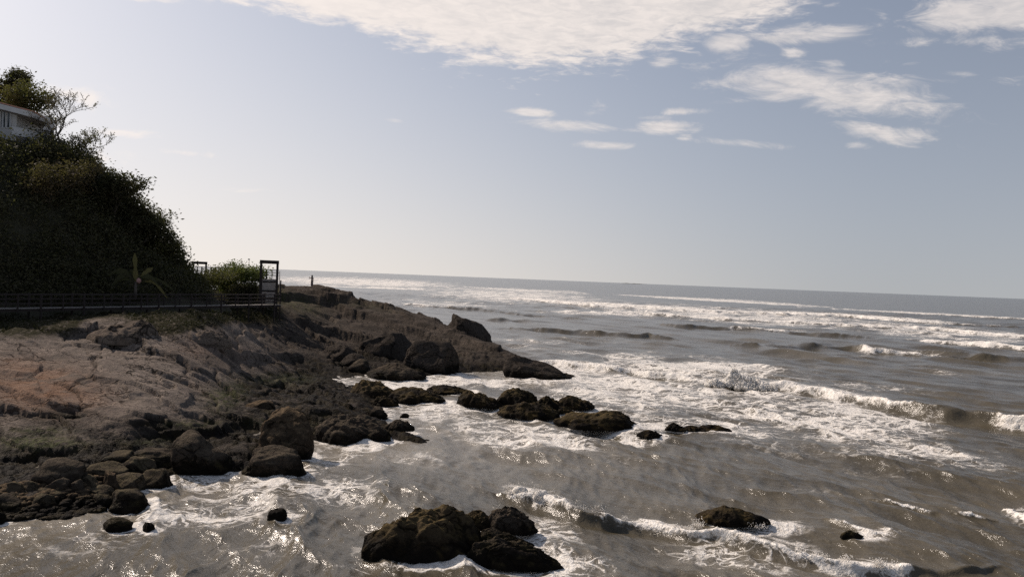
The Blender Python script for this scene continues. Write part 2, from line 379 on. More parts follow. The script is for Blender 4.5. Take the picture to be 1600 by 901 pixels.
# ------------------------------------------------------------------ materials
def rock_material(name, pale, mid, dark, algae, attrs=False, wet_top=.9, algae_amt=.5, obj_coords=False, topcol=None, bumpd=.12):
    m, T = material(name)
    geo = T.n('ShaderNodeNewGeometry'); pos = geo.outputs['Position']
    nz = T.n('ShaderNodeSeparateXYZ', {0: geo.outputs['Normal']}).outputs[2]
    z = T.n('ShaderNodeSeparateXYZ', {0: pos}).outputs[2]
    n1 = T.noise(pos, .55, 6, .62, .4); n2 = T.noise(pos, 3.2, 5, .65); n3 = T.noise(pos, 14.0, 3, .6); n4 = T.noise(pos, .22, 3, .5)
    col = T.mix(T.step(n1, .34, .64), mid, pale)
    col = T.mix(T.m('MULTIPLY', T.step(n2, .52, .68), .3 if attrs else .55), col, dark)
    spk = T.m('MULTIPLY', T.step(n3, .55, .68), .35 if attrs else .6)
    col = T.mix(spk, col, tuple(c * 1.35 for c in pale))
    st = T.noise(pos, 1.7, 6, .7, .8)
    col = T.mix(T.m('MULTIPLY', T.step(st, .54, .61), .4 if attrs else .55), col, tuple(c * 1.3 for c in dark))
    cwp = T.n('ShaderNodeVectorMath', {0: pos, 1: T.n('ShaderNodeVectorMath', {0: T.n('ShaderNodeTexNoise', {'Vector': pos, 'Scale': 1.1, 'Detail': 5}).outputs['Color'], 'Scale': 1.1}, operation='SCALE').outputs[0]}, operation='ADD').outputs[0]
    cwp = T.n('ShaderNodeMapping', {'Vector': cwp, 'Rotation': (.2, .15, .6), 'Scale': (.55, 1.1, 1.3)}).outputs[0]
    ck1 = T.step(T.n('ShaderNodeTexVoronoi', {'Vector': cwp, 'Scale': .75}, feature='DISTANCE_TO_EDGE').outputs['Distance'], .045, .008)
    ck2 = T.step(T.n('ShaderNodeTexVoronoi', {'Vector': cwp, 'Scale': 2.1}, feature='DISTANCE_TO_EDGE').outputs['Distance'], .05, .01)
    cks = T.m('MAXIMUM', T.m('MULTIPLY', ck1, T.step(n4, .40, .56)), T.m('MULTIPLY', T.m('MULTIPLY', ck2, .8), T.step(n1, .48, .6)))
    col = T.mix(T.m('MULTIPLY', cks, .85), col, tuple(c * .45 for c in dark))
    if attrs:
        ti = T.attr('tint')
        col = T.mix(T.m('MULTIPLY', ti, T.step(n1, .25, .6)), col, (.205, .125, .084))
        col = T.mix(T.m('MULTIPLY', T.attr('crack'), .75), col, tuple(c * .5 for c in dark))
    if attrs:
        head_shade = T.mix(T.step(n1, .34, .64), (.042, .035, .029), (.084, .069, .057)); head_shade = T.mix(T.m('MULTIPLY', T.step(n2, .52, .68), .6), head_shade, (.03, .026, .023))
        col = T.mix(T.attr('head'), col, head_shade)  # shade of the headland's turned-away faces is put into this darker rock colour
        so = T.m('MULTIPLY', T.attr('soil_shade'), T.step(n2, .25, .5)); col = T.mix(so, col, T.mix(T.step(n3, .4, .6), (.014, .013, .007), (.03, .028, .012)))
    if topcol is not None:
        tf = T.m('MULTIPLY', T.step(nz, .35, .85), T.step(n2, .35, .6))  # upward faces tinted: growth on top, plus top light painted into the colour
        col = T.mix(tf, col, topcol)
    # wet dark band above the water, with weed
    wl = T.m('ADD', z, T.m('MULTIPLY', T.m('SUBTRACT', n4, .5), -2.2))
    wl = T.m('ADD', wl, T.m('MULTIPLY', T.m('SUBTRACT', n2, .5), -1.2))
    wetf = T.step(wl, wet_top, wet_top * .35)
    if attrs: wetf = T.m('MAXIMUM', wetf, T.attr('wet'))
    n5 = T.noise(pos, 1.1, 4, .6)
    wetc = T.mix(T.step(n2, .42, .66), (.009, .0074, .006), tuple(c * .62 for c in dark))
    wetc = T.mix(T.m('MULTIPLY', T.m('MULTIPLY', T.step(n5, .44, .64), T.step(nz, .1, .7)), algae_amt), wetc, algae)
    col = T.mix(wetf, col, wetc)
    if attrs:
        mo = T.m('MULTIPLY', T.attr('moss'), T.step(n2, .38, .58))
        col = T.mix(T.m('MULTIPLY', mo, .6), col, T.mix(T.step(n3, .4, .65), (.045, .06, .015), (.10, .115, .03)))
    rough = T.m('SUBTRACT', .92, T.m('MULTIPLY', wetf, .3))
    hgt = T.m('ADD', T.m('MULTIPLY', n2, .7), T.m('ADD', T.m('MULTIPLY', n3, .3), T.m('SUBTRACT', T.m('MULTIPLY', n1, .6), T.m('MULTIPLY', cks, .6))))
    bp = T.n('ShaderNodeBump', {'Height': hgt, 'Strength': .8, 'Distance': bumpd * (1.8 if attrs else 2.0)})
    b = T.n('ShaderNodeBsdfPrincipled', {'Base Color': col, 'Roughness': rough, 'Normal': bp.outputs[0]})
    b.inputs['Specular IOR Level'].default_value = .025
    o = T.n('ShaderNodeOutputMaterial'); T.t.links.new(b.outputs[0], o.inputs[0])
    return m
ALG = (.046, .035, .015)
M_SLAB = rock_material('coastal_rock', (.215, .178, .15), (.128, .106, .089), (.03, .025, .021), ALG, attrs=True, wet_top=1.5, algae_amt=.35)
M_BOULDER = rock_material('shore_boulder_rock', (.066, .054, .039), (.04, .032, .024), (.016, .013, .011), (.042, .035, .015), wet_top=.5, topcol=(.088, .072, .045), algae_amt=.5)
M_BLOCK = rock_material('pale_block_rock', (.16, .127, .10), (.10, .08, .064), (.03, .025, .021), ALG, wet_top=.1)
M_DARK = rock_material('wet_dark_rock', (.054, .044, .035), (.033, .0265, .021), (.015, .0125, .010), (.055, .044, .021), wet_top=.9, topcol=(.078, .063, .046), algae_amt=.6)  # its top tint paints in a slight top-lit brown
M_HEAD = rock_material('headland_rock', (.06, .05, .042), (.038, .032, .027), (.016, .0135, .011), ALG, wet_top=1.0, algae_amt=.3)
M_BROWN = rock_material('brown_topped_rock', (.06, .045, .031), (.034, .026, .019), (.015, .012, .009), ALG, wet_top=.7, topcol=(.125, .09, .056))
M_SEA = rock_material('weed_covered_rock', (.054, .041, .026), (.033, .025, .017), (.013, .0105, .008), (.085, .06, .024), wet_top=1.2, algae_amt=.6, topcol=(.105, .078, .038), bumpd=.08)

def fan(az0, az1, ncol, rr):
    az = np.radians(np.linspace(az0, az1, ncol)); r = np.asarray(rr)
    X = r[:, None] * np.tan(az)[None, :]; Yv = np.repeat(r[:, None], ncol, 1)
    n, m = len(r), ncol
    i = (np.arange(n - 1)[:, None] * m + np.arange(m - 1)[None, :]).ravel()
    Fq = np.stack([i, i + 1, i + m + 1, i + m], -1)
    return X, Yv, Fq

def pix_mask(px, py, ells):
    out = np.zeros(px.shape)
    for (cx, cy, a, b, tl, w) in ells:
        th = R(tl); dx = px - cx; dy = py - cy
        p = (dx * math.cos(th) + dy * math.sin(th)) / a; q = (-dx * math.sin(th) + dy * math.cos(th)) / b
        out = np.maximum(out, w * np.exp(-(p * p + q * q) ** 1.3))
    return out

def build_land():
    rr = [27.0]
    while rr[-1] < 165: rr.append(rr[-1] + max(.055, min(.3, rr[-1] ** 2 / 8000 * .45)))
    X, Y, Fq = fan(-50, 8, 640, rr)
    Zv, joint = land(X, Y, True, True)
    px, py = to_px(X, Y, Zv)
    tint = pix_mask(px, py, [(60, 605, 100, 40, 8, 1.0), (20, 575, 50, 20, 0, .6), (330, 550, 60, 20, 10, .3)])
    moss = pix_mask(px, py, [(60, 690, 70, 11, 0, .9), (60, 672, 50, 6, 0, .6), (352, 618, 34, 20, -25, .75), (440, 592, 50, 9, 0, .5), (300, 662, 40, 7, 0, .5), (455, 470, 50, 14, 20, .6), (560, 475, 60, 6, 10, .3), (440, 660, 60, 12, 0, .25), (230, 690, 40, 6, 0, .35)])
    wet = pix_mask(px, py, [(520, 640, 170, 75, 8, 1.2), (410, 615, 70, 50, 0, 1.0), (150, 735, 280, 50, 0, 1.25), (330, 685, 140, 38, 0, 1.2), (230, 664, 80, 14, 0, .8), (90, 665, 120, 10, 12, .75), (600, 590, 120, 16, 0, .8), (790, 575, 70, 20, 15, .6), (120, 655, 60, 16, 15, .8)])
    wet = np.clip(wet * (1 + 1.2 * fbm2(X * .5, Y * .5, 4, 71)), 0, 1)
    head = sstep(74, 90, Y + X * .55 + 18 + 5 * fbm2(X * .1, Y * .1, 2, 61))  # where the darker, shade-toned headland colour goes
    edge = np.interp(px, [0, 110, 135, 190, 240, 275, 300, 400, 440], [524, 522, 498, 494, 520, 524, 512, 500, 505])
    soil_shade = sstep(9, -4, py - edge + 10 * fbm2(X * .6, Y * .6, 3, 63)) * sstep(452, 425, px)  # weedy soil band, its colour darkened to stand for the hill's shadow
    # crack lines: dirt collects in the joints
    wxx = X + .8 * fbm2(X * .5, Y * .5, 3, 51); wyy = Y + .8 * fbm2(X * .5, Y * .5, 3, 52)
    crack = np.clip(joint * (.75 + .5 * fbm2(X * .4, Y * .4, 2, 57)), 0, 1)
    V = np.stack([X, Y, Zv], -1).reshape(-1, 3)
    keep = (Zv.ravel()[Fq] > -1.6).any(1)
    Fq = Fq[keep]; used = np.unique(Fq); remap = np.zeros(len(V), int); remap[used] = np.arange(len(used))
    me = mesh_np('rocky_shore', V[used], remap[Fq])
    for n_, a_ in (('tint', tint), ('moss', moss), ('wet', np.clip(wet, 0, 1)), ('crack', crack), ('head', head), ('soil_shade', soil_shade)): vattr(me, n_, a_.ravel()[used])
    o = obj('rocky_shore', me, M_SLAB); o['kind'] = 'structure'
    return o
build_land()

# ------------------------------------------------------------------ rocks
rng = np.random.RandomState(11)
def rock_mesh(name, seed, n, facets, knob, lean, rough, boxy=.9, ragged=0.0):
    rs = np.random.RandomState(seed)
    D, Fc = ico(n); p = D.copy()
    p = np.sign(p) * np.abs(p) ** boxy
    for k in range(facets):
        nrm = rs.normal(size=3); nrm[2] = abs(nrm[2]) * .8; nrm /= np.linalg.norm(nrm)
        d0 = rs.uniform(.52, .86); s = p @ nrm
        p -= (np.maximum(s - d0, 0) * .93)[:, None] * nrm
    p += D * (fbm(p * 1.1 + seed * 3.1, 3, seed % 50) * .30)[:, None]
    if knob > 0: p += D * (fbm(p * 2.6 + seed, 4, seed % 40 + 3, .55, 'b') * knob)[:, None]
    p += D * (fbm(p * 5 + seed, 4, seed % 30 + 9, .6, 'r') * rough)[:, None]
    if ragged: p += D * (fbm(p * 3.3 + seed, 5, seed % 20 + 5, .62, 'r') * ragged)[:, None] + .5 * ragged * np.stack([fbm(p * 4 + 9, 3, 3), fbm(p * 4 + 5, 3, 4), fbm(p * 4 + 2, 3, 5)], -1)
    lo, hi = p.min(0), p.max(0)
    p[:, 0] = (p[:, 0] - lo[0]) / (hi[0] - lo[0]) * 2 - 1; p[:, 1] = (p[:, 1] - lo[1]) / (hi[1] - lo[1]) * 2 - 1
    p[:, 2] = np.where(p[:, 2] > 0, p[:, 2] / hi[2], p[:, 2] / -lo[2])
    if lean: p[:, 0] = p[:, 0] + lean * np.clip(p[:, 2], 0, 1) ** 1.2 * (1 - np.abs(p[:, 0]))
    return p, Fc
def ledge_mesh(seed, taper, knob, peak, sharp=2.4):
    nr, ns = 44, 120
    r = np.linspace(0, 1, nr)[:, None]; a = np.linspace(0, 2 * np.pi, ns, endpoint=False)[None, :]
    ca_, sa_ = np.cos(a), np.sin(a)
    out = 1 + .34 * fbm2(ca_ * 1.3 + seed, sa_ * 1.3, 4, seed % 30, .55)
    x = r * ca_ * out; y = r * sa_ * out
    hump = .68 + .38 * fbm2(x * 1.5 + seed * 1.7, y * 1.5, 3, seed % 40 + 2) + .18 * np.exp(-((x - peak) ** 2 * 4 + y * y * 2))
    z = (1 - r ** sharp) ** .55 * np.clip(hump, .12, 2) * np.clip(1 - taper * (x + .3), .12, 2)
    p = np.stack([x, y, z], -1).reshape(-1, 3)
    sk = np.stack([x[-1] * 1.05, y[-1] * 1.05, np.full(ns, -1.0)], -1)
    p = np.vstack([p, sk])
    d = p.copy(); d[:, 2] = np.abs(d[:, 2]) + .4; d /= np.linalg.norm(d, axis=1)[:, None]
    q = p * np.array([2.2, 2.2, 1.3])
    p = p + d * (fbm(q + seed, 4, seed % 40 + 3, .58, 'b') * knob + fbm(q * 2.4 + seed, 3, seed % 30 + 9, .6, 'r') * knob * .12)[:, None]
    lo, hi = p.min(0), p.max(0)
    p[:, 0] = (p[:, 0] - lo[0]) / (hi[0] - lo[0]) * 2 - 1; p[:, 1] = (p[:, 1] - lo[1]) / (hi[1] - lo[1]) * 2 - 1
    p[:, 2] = np.where(p[:, 2] > 0, p[:, 2] / hi[2], p[:, 2])
    i = (np.arange(nr)[:, None] * ns + np.arange(ns)[None, :]); i2 = np.roll(i, -1, 1)
    quads = np.stack([i[:-1], i[1:], i2[1:], i2[:-1]], -1).reshape(-1, 4)
    tri = np.concatenate([quads[:, [0, 1, 2]], quads[:, [0, 2, 3]]])
    return p, tri
ROCKS = []    # footprints, for the foam round them
RSEED = [100]
def rock(box, label, mat, facets=7, knob=.0, lean=0.0, depth=.8, c=.35, rough=.04, name='boulder', cat='boulder', group=None, n=5, sea=False, Y=None, seed=None, boxy=.9, ragged=0.0, wedge=0, ledge=False, taper=0.0, peak=0.0, sharp=2.4):
    x0, y0, x1, y1 = box; cx = (x0 + x1) / 2
    RSEED[0] += 1; sd = seed or RSEED[0]
    if Y is not None: b = at_y(cx, y1, Y)
    elif sea: b = at_z(cx, y1, 0.0)
    else: b = hit_base(cx, y1, lambda x, y: land(x, y, False))
    Yf = b[1]; w = (x1 - x0) / F * Yf; dp = w * depth
    b = at_y(cx, y1, Yf)
    top = at_y(cx, y0, Yf + dp * .45)
    h = max(top[2] - b[2], .12)
    if ledge: p, Fc = ledge_mesh(sd, taper, knob, peak, sharp); c = .03
    else: p, Fc = rock_mesh(name, sd, n, facets, knob, lean, rough, boxy, ragged)
    if wedge: p[:, 2] = np.where(p[:, 2] > 0, p[:, 2] * np.clip(.55 - .55 * p[:, 0], .03, 1) ** wedge, p[:, 2]); p[:, 2] = np.where(p[:, 2] > 0, p[:, 2] / p[:, 2].max(), p[:, 2])
    zz = (p[:, 2] + c) / (1 + c) * h
    low = p[:, 2] < -c
    zz = np.where(low, (p[:, 2] + c) * max(.8 * h, .5), zz)
    V = np.stack([p[:, 0] * w / 2 * 1.02, p[:, 1] * dp / 2, zz], -1)
    cy = Yf + dp * .47
    me = mesh_np(name, V, Fc)
    o = obj(name, me, mat, loc=(ray(cx, y1)[0] * Yf * cy / Yf, cy, b[2]))
    tag(o, label, cat, group)
    if b[2] < .5: ROCKS.append((o.location[0], cy, w / 2, dp / 2))
    return o
G1 = 'boulders heaped along the near shore'
for box, lab, mat, kw in [
    ((267, 674, 371, 741), 'big dark pyramid-shaped boulder with white water at its foot', M_DARK, dict(facets=9, lean=-.25, c=.15, depth=.8)),
    ((167, 763, 238, 801), 'rounded brown boulder at the water edge, lowest and roundest of the heap', M_BOULDER, dict(facets=3, c=.3)),
    ((139, 771, 178, 795), 'small flat-topped boulder tucked against the left of the lowest round boulder', M_BOULDER, dict(facets=5)),
    ((171, 740, 220, 768), 'domed boulder directly above the lowest round boulder of the heap', M_BOULDER, dict(facets=4)),
    ((212, 730, 267, 764), 'tilted boulder touching the waves just left of the dark pyramid boulder', M_BOULDER, dict(facets=6, lean=.2)),
    ((196, 713, 242, 742), 'egg-shaped pale brown boulder at the top of the heap, left of the dark pyramid', M_BOULDER, dict(facets=3)),
    ((143, 722, 199, 743), 'long low flat boulder left of the egg-shaped one', M_BOULDER, dict(facets=4)),
    ((118, 740, 157, 763), 'squarish brown boulder in the middle of the heap', M_BOULDER, dict(facets=7)),
    ((131, 758, 175, 778), 'low rounded boulder behind the small flat-topped boulder', M_BOULDER, dict(facets=4)),
    ((75, 746, 108, 770), 'dark pointed boulder sunk between paler ones', M_DARK, dict(facets=7)),
    ((48, 758, 108, 779), 'wide mossy flat boulder in front of the dark pointed one', M_BOULDER, dict(facets=4)),
    ((45, 770, 82, 797), 'dark-faced boulder just above the shore rubble', M_BOULDER, dict(facets=5)),
    ((8, 752, 41, 774), 'pale brown boulder with a flat sloping top near the picture edge', M_BOULDER, dict(facets=7)),
    ((32, 750, 58, 772), 'small greenish rounded boulder beside the flat sloping one', M_BOULDER, dict(facets=3)),
    ((-14, 769, 44, 802), 'large dark round-shouldered boulder cut by the left picture edge', M_DARK, dict(facets=5)),
    ((106, 748, 132, 772), 'narrow dark boulder squeezed left of the squarish one', M_DARK, dict(facets=7)),
    ((158, 736, 186, 762), 'upright reddish brown stone between two domed boulders', M_BROWN, dict(facets=7)),
    ((52, 714, 135, 762), 'broad dark shelf of rock behind the heap of boulders', M_DARK, dict(facets=6, depth=.9, c=.2)),
    ((208, 702, 286, 732), 'long dark slab behind the egg-shaped boulder', M_DARK, dict(facets=6, c=.2)),
    ((158, 706, 212, 727), 'low mossy boulder at the upper back of the heap', M_BOULDER, dict(facets=4)),
    ((-30, 797, 6, 822), 'wet dark rock at the waterline on the left picture edge', M_DARK, dict(facets=5)),
]: rock((box[0] - (box[2] - box[0]) * .05, box[1], box[2] + (box[2] - box[0]) * .05, box[3]), lab, mat, group=G1, n=4 if box[2] - box[0] < 70 else 5, rough=.03, **kw)
rock((403, 636, 490, 722), 'tall boulder with a sunlit brown crown standing at the water edge', M_BROWN, facets=3, lean=-.05, c=.12, depth=.9, boxy=.75, seed=78, ragged=.05)
rock((378, 697, 480, 746), 'low dark boulder leaning against the foot of the tall brown-crowned boulder', M_DARK, facets=5, knob=.08, c=.2, depth=.7, lean=-.2)
rock((482, 648, 614, 697), 'broad dark weedy rock shelf running out into the white water', M_DARK, knob=.2, depth=.8, taper=.1, name='rock_shelf', cat='rock', ledge=True, sharp=3)
rock((600, 654, 649, 675), 'grey wet rock at the outer end of the dark shelf', M_DARK, knob=.12, ledge=True, sharp=3)
rock((578, 635, 606, 653), 'small dark rock on the seaward rim of the shelf', M_DARK, facets=6, knob=.06, n=4)
rock((624, 645, 639, 654), 'tiny rock awash just beyond the shelf', M_DARK, facets=4, sea=True, n=3)
rock((383, 624, 430, 640), 'pale flat slab above the tall brown-crowned boulder', M_BROWN, facets=5, c=.2, n=4)
# headland
rock((555, 518, 649, 562), 'great tilted boulder with a pale left face resting on the headland', M_HEAD, facets=9, lean=.15, c=.3, depth=.8, seed=214)
rock((627, 531, 720, 584), 'great angular boulder at the waterline, in front of the tilted one', M_HEAD, facets=10, lean=.25, c=.2, depth=.75)
rock((681, 490, 778, 541), 'huge smooth domed rock on the seaward side of the headland', M_HEAD, facets=4, lean=-.1, c=.15, depth=.9, Y=101)
rock((528, 551, 573, 572), 'dark rounded boulder left of the great tilted boulder', M_HEAD, facets=5, n=4)
rock((544, 560, 578, 580), 'small dark boulder at the head of the inlet', M_DARK, facets=5, n=4)
rock((500, 538, 558, 563), 'dark ledge boulder on the slope above the inlet', M_HEAD, facets=7)
rock((568, 566, 670, 594), 'low wet rock apron under the great boulders', M_DARK, knob=.16, name='rock_shelf', cat='rock', ledge=True, sharp=3)
rock((785, 556, 893, 592), 'wedge of dark rock forming the seaward tip of the headland', M_HEAD, facets=2, lean=0, c=.04, depth=.45, boxy=.8, ragged=.05, wedge=.9)
# rocks in the water
G2 = 'weed covered rocks standing in the surf'
for box, lab, kw in [
    ((548, 589, 624, 626), 'dark humped rock in the inlet, nearest the shelf', dict(peak=-.3, taper=.2)),
    ((596, 603, 696, 631), 'long low mossy rock in the surf right of the humped one', dict(taper=.3)),
    ((668, 599, 736, 615), 'thin flat rock just behind the long mossy one', dict(taper=.3)),
    ((714, 607, 790, 639), 'sloping brown rock with its high end to the left', dict(taper=.55, peak=-.4)),
    ((582, 616, 622, 636), 'low wet rock washed by foam at the inlet mouth', {}),
    ((774, 601, 840, 637), 'knobbly upright rock at the left of the offshore cluster', dict(peak=-.2, taper=.1, sharp=3.2)),
    ((776, 622, 876, 657), 'biggest olive lump of the offshore cluster, in front of the upright one', dict(peak=.2, taper=.1, sharp=3)),
    ((832, 614, 878, 644), 'dark round knob on the right shoulder of the olive lump', dict(taper=.1)),
    ((868, 614, 930, 641), 'rounded rock behind the broad brown one', dict(peak=-.3, taper=.2)),
    ((864, 636, 998, 674), 'broad brown rock with a drooping right end, widest of the offshore cluster', dict(depth=.6, sharp=3.6, peak=.4)),
    ((862, 632, 894, 646), 'little dark rock in the gap of the offshore cluster', {}),
    ((997, 669, 1034, 686), 'small black dome alone in front of the offshore row', {}),
    ((1040, 658, 1070, 675), 'small dark rock with water pouring round it, next to the tiny one', dict(taper=.3)),
    ((1068, 663, 1094, 674), 'tiny rock between two larger ones at the end of the row', {}),
    ((1086, 660, 1142, 677), 'low dark rock at the seaward end of the offshore row', dict(taper=.2)),
]:
    kw.setdefault('depth', .75); box = (box[0] - 3, box[1] + (box[3] - box[1]) * .1, box[2] + 3, box[3]); rock(box, lab, M_SEA, sea=True, group=G2, ledge=True, knob=.16, name='surf_rock', cat='rock', **kw)
rock((554, 786, 762, 884), 'largest foreground rock, dark and ragged with ochre patches on its left', M_SEA, sea=True, ledge=True, knob=.16, depth=.55, name='surf_rock', cat='rock', peak=.15, taper=-.05, sharp=3.4, seed=311)
rock((756, 789, 842, 838), 'black craggy rock behind and right of the largest foreground rock', M_DARK, Y=29.9, ledge=True, knob=.2, depth=.7, taper=.2, peak=-.1, sharp=3, name='surf_rock', cat='rock')
rock((708, 797, 778, 830), 'brown saddle of rock joining the largest foreground rock to the craggy one', M_SEA, Y=30.0, ledge=True, knob=.2, depth=.7, name='surf_rock', cat='rock')
rock((725, 826, 838, 858), 'middle tongue of black rock with foam running along it', M_DARK, Y=28.6, ledge=True, knob=.2, depth=.4, taper=.5, name='surf_rock', cat='rock')
rock((715, 838, 884, 894), 'nearest tongue of black rock reaching right into the foam', M_DARK, sea=True, ledge=True, knob=.18, depth=.36, taper=.3, peak=-.2, sharp=3, name='surf_rock', cat='rock')
rock((1084, 790, 1208, 824), 'lone brown streaked rock with foam pouring off its right side', M_SEA, sea=True, ledge=True, knob=.1, depth=.5, taper=.15, peak=0, sharp=2.6, name='surf_rock', cat='rock')
rock((1312, 829, 1358, 844), 'small black rock almost under water, right of the lone brown rock', M_DARK, sea=True, ledge=True, knob=.06, depth=.4, taper=.5, name='surf_rock', cat='rock')
rock((162, 807, 206, 832), 'small pointed black rock standing in the shallows', M_DARK, sea=True, facets=2, boxy=1.0, ragged=.1, c=.1, depth=.9, name='surf_rock', cat='rock', n=4)
rock((222, 815, 242, 831), 'tiny black rock right of the pointed one in the shallows', M_DARK, sea=True, facets=2, boxy=1.0, ragged=.1, c=.1, depth=.9, name='surf_rock', cat='rock', n=4)
rock((418, 792, 449, 813), 'single smooth black stone alone in the grey water', M_DARK, sea=True, facets=2, boxy=1.0, ragged=.1, c=.1, depth=.9, name='surf_rock', cat='rock', n=4)

rock((134, 498, 250, 541), 'pale tilted block with a dark hollow under its right end, at slab top', M_BLOCK, ledge=True, sharp=4.5, knob=.05, taper=-.12, peak=.4, depth=.8, name='rock_block', cat='rock')
rock((286, 514, 362, 548), 'smaller pale block on the slab right of the tilted block', M_BLOCK, ledge=True, sharp=4, knob=.06, taper=.1, depth=.8, name='rock_block', cat='rock')

def build_rubble():
    rs = np.random.RandomState(5); D, Fc = ico(2); Vs, Fs = [], []; nb = 0
    for k in range(620):
        px = rs.uniform(-10, 165); py = rs.uniform(778, 812) - max(0, px - 110) * .25
        w = at_z(px, py, .02); s = rs.uniform(.05, .2)
        V = D * s * np.array([rs.uniform(.8, 1.5), rs.uniform(.8, 1.3), rs.uniform(.5, .9)])
        V = V * (1 + .35 * perlin(D * 1.5 + k)[:, None]) + np.array([w[0], w[1], max(float(land(w[0:1], w[1:2], False)[0]), 0) + s * .2])
        Vs.append(V); Fs.append(Fc + nb); nb += len(V)
    o = obj('rubble', mesh_np('rubble', np.vstack(Vs), np.vstack(Fs)), M_BROWN)
    tag(o, 'strip of small reddish brown stones at the water edge below the boulders', 'rubble', kind='stuff')
build_rubble()

# ------------------------------------------------------------------ sea
WD = np.array([-.88, -.47])                       # the way the waves run
# breaker crests: (px, py, height m, foam)
CRESTS = [
    [(800, 562, .2, .5), (850, 567, .35, .9), (930, 575, .6, 1), (1010, 584, .6, 1), (1090, 595, .7, 1), (1150, 601, .9, 1), (1220, 606, .7, 1), (1290, 616, .5, .9), (1340, 626, .6, .9), (1390, 638, .8, .8), (1440, 646, 1.0, .3), (1500, 655, 1.0, .0), (1555, 662, 1.1, .15), (1590, 669, 1.2, 1), (1680, 680, 1.2, 1)],
    [(1040, 508, .3, 0), (1066, 511, .9, 0), (1132, 514, .8, .1), (1150, 515, .7, .7), (1216, 518, .7, .6), (1240, 521, .9, .1), (1320, 526, .8, 0), (1400, 531, .3, 0)],
    [(1150, 540, .2, 0), (1180, 542, .6, 0), (1216, 543, .5, 0), (1280, 543, .9, 0), (1330, 545, 1.0, .0), (1365, 551, .9, .9), (1420, 554, .9, .9), (1480, 559, 1.0, .3), (1530, 562, .9, .1), (1600, 566, .8, .2), (1700, 574, .8, .5)],
    [(930, 474, .6, .8), (1010, 480, .8, 1), (1072, 486, .9, 1), (1150, 489, .8, .9), (1240, 492, .9, 1), (1300, 493, .9, 1), (1400, 501, .9, 1), (1456, 506, .7, .6), (1600, 512, .5, .3)],
    [(1020, 492, .5, .7), (1056, 495, .7, 1), (1130, 499, .7, .9), (1200, 503, .8, .9), (1360, 511, .8, .9), (1460, 515, .8, 1), (1600, 528, .9, 1), (1700, 534, .9, 1)],
    [(1440, 533, .4, .6), (1468, 536, .7, 1), (1540, 542, .8, 1), (1600, 548, .9, 1), (1700, 556, .9, 1)],
    [(615, 455, .5, .5), (645, 457, 1.0, .3), (702, 459, .9, .4), (760, 462, .4, .8), (800, 464, .4, .6)],
    [(640, 476, .3, .6), (688, 481, .8, .4), (755, 485, .8, .3), (825, 493, .6, .2), (900, 498, .3, .2)],
    [(750, 498, .2, .1), (775, 500, .6, .2), (804, 501, .5, 0), (840, 503, .2, 0)],
    [(795, 514, .3, 0), (830, 516, .7, 0), (880, 519, .7, 0), (915, 521, .6, 0), (950, 524, .4, 0), (990, 526, .7, 0), (1015, 526, .9, 0), (1050, 530, .3, 0)],
    [(800, 465, .5, .6), (842, 470, .8, 1), (930, 479, .8, 1), (1000, 482, .7, .9), (1040, 485, .4, .6)],
    [(960, 460, .5, .7), (1060, 467, .7, .9), (1180, 474, .7, .8), (1300, 481, .5, .5)],
    [(1250, 480, .4, .5), (1380, 487, .7, .8), (1520, 495, .7, .8), (1680, 503, .6, .7)],
    [(860, 487, .4, .7), (950, 489, .6, .8), (1020, 489, .5, .7)],
    [(700, 446, .4, .5), (780, 452, .6, .8), (850, 456, .7, .6), (900, 459, .5, .5)],
    [(480, 446, .5, .8), (560, 449, .6, 1), (640, 450, .5, .9)],
    [(925, 800, .15, .4), (955, 808, .38, 1), (1020, 818, .4, 1), (1080, 829, .36, 1), (1140, 838, .4, .9), (1200, 852, .45, .9), (1260, 868, .5, 1), (1320, 878, .55, 1), (1385, 889, .6, 1), (1405, 889, .6, .15), (1450, 892, .4, 0), (1510, 897, .22, 0), (1570, 903, .02, 0)],
    [(795, 772, .3, .5), (835, 777, .55, .8), (870, 790, .6, .5), (905, 803, .6, .25), (945, 810, .45, .4)],
    [(1375, 786, .08, .2), (1395, 789, .14, .9), (1430, 797, .14, .8), (1465, 806, .1, .3)],
    [(1515, 815, .1, .3), (1535, 818, .12, .7), (1565, 822, .1, .3)],
    [(1283, 820, .1, .4), (1298, 825, .2, .9), (1318, 833, .16, .7), (1345, 842, .1, .2)],
    [(1580, 790, .2, .6), (1605, 805, .25, .9), (1660, 830, .25, .9)],
]
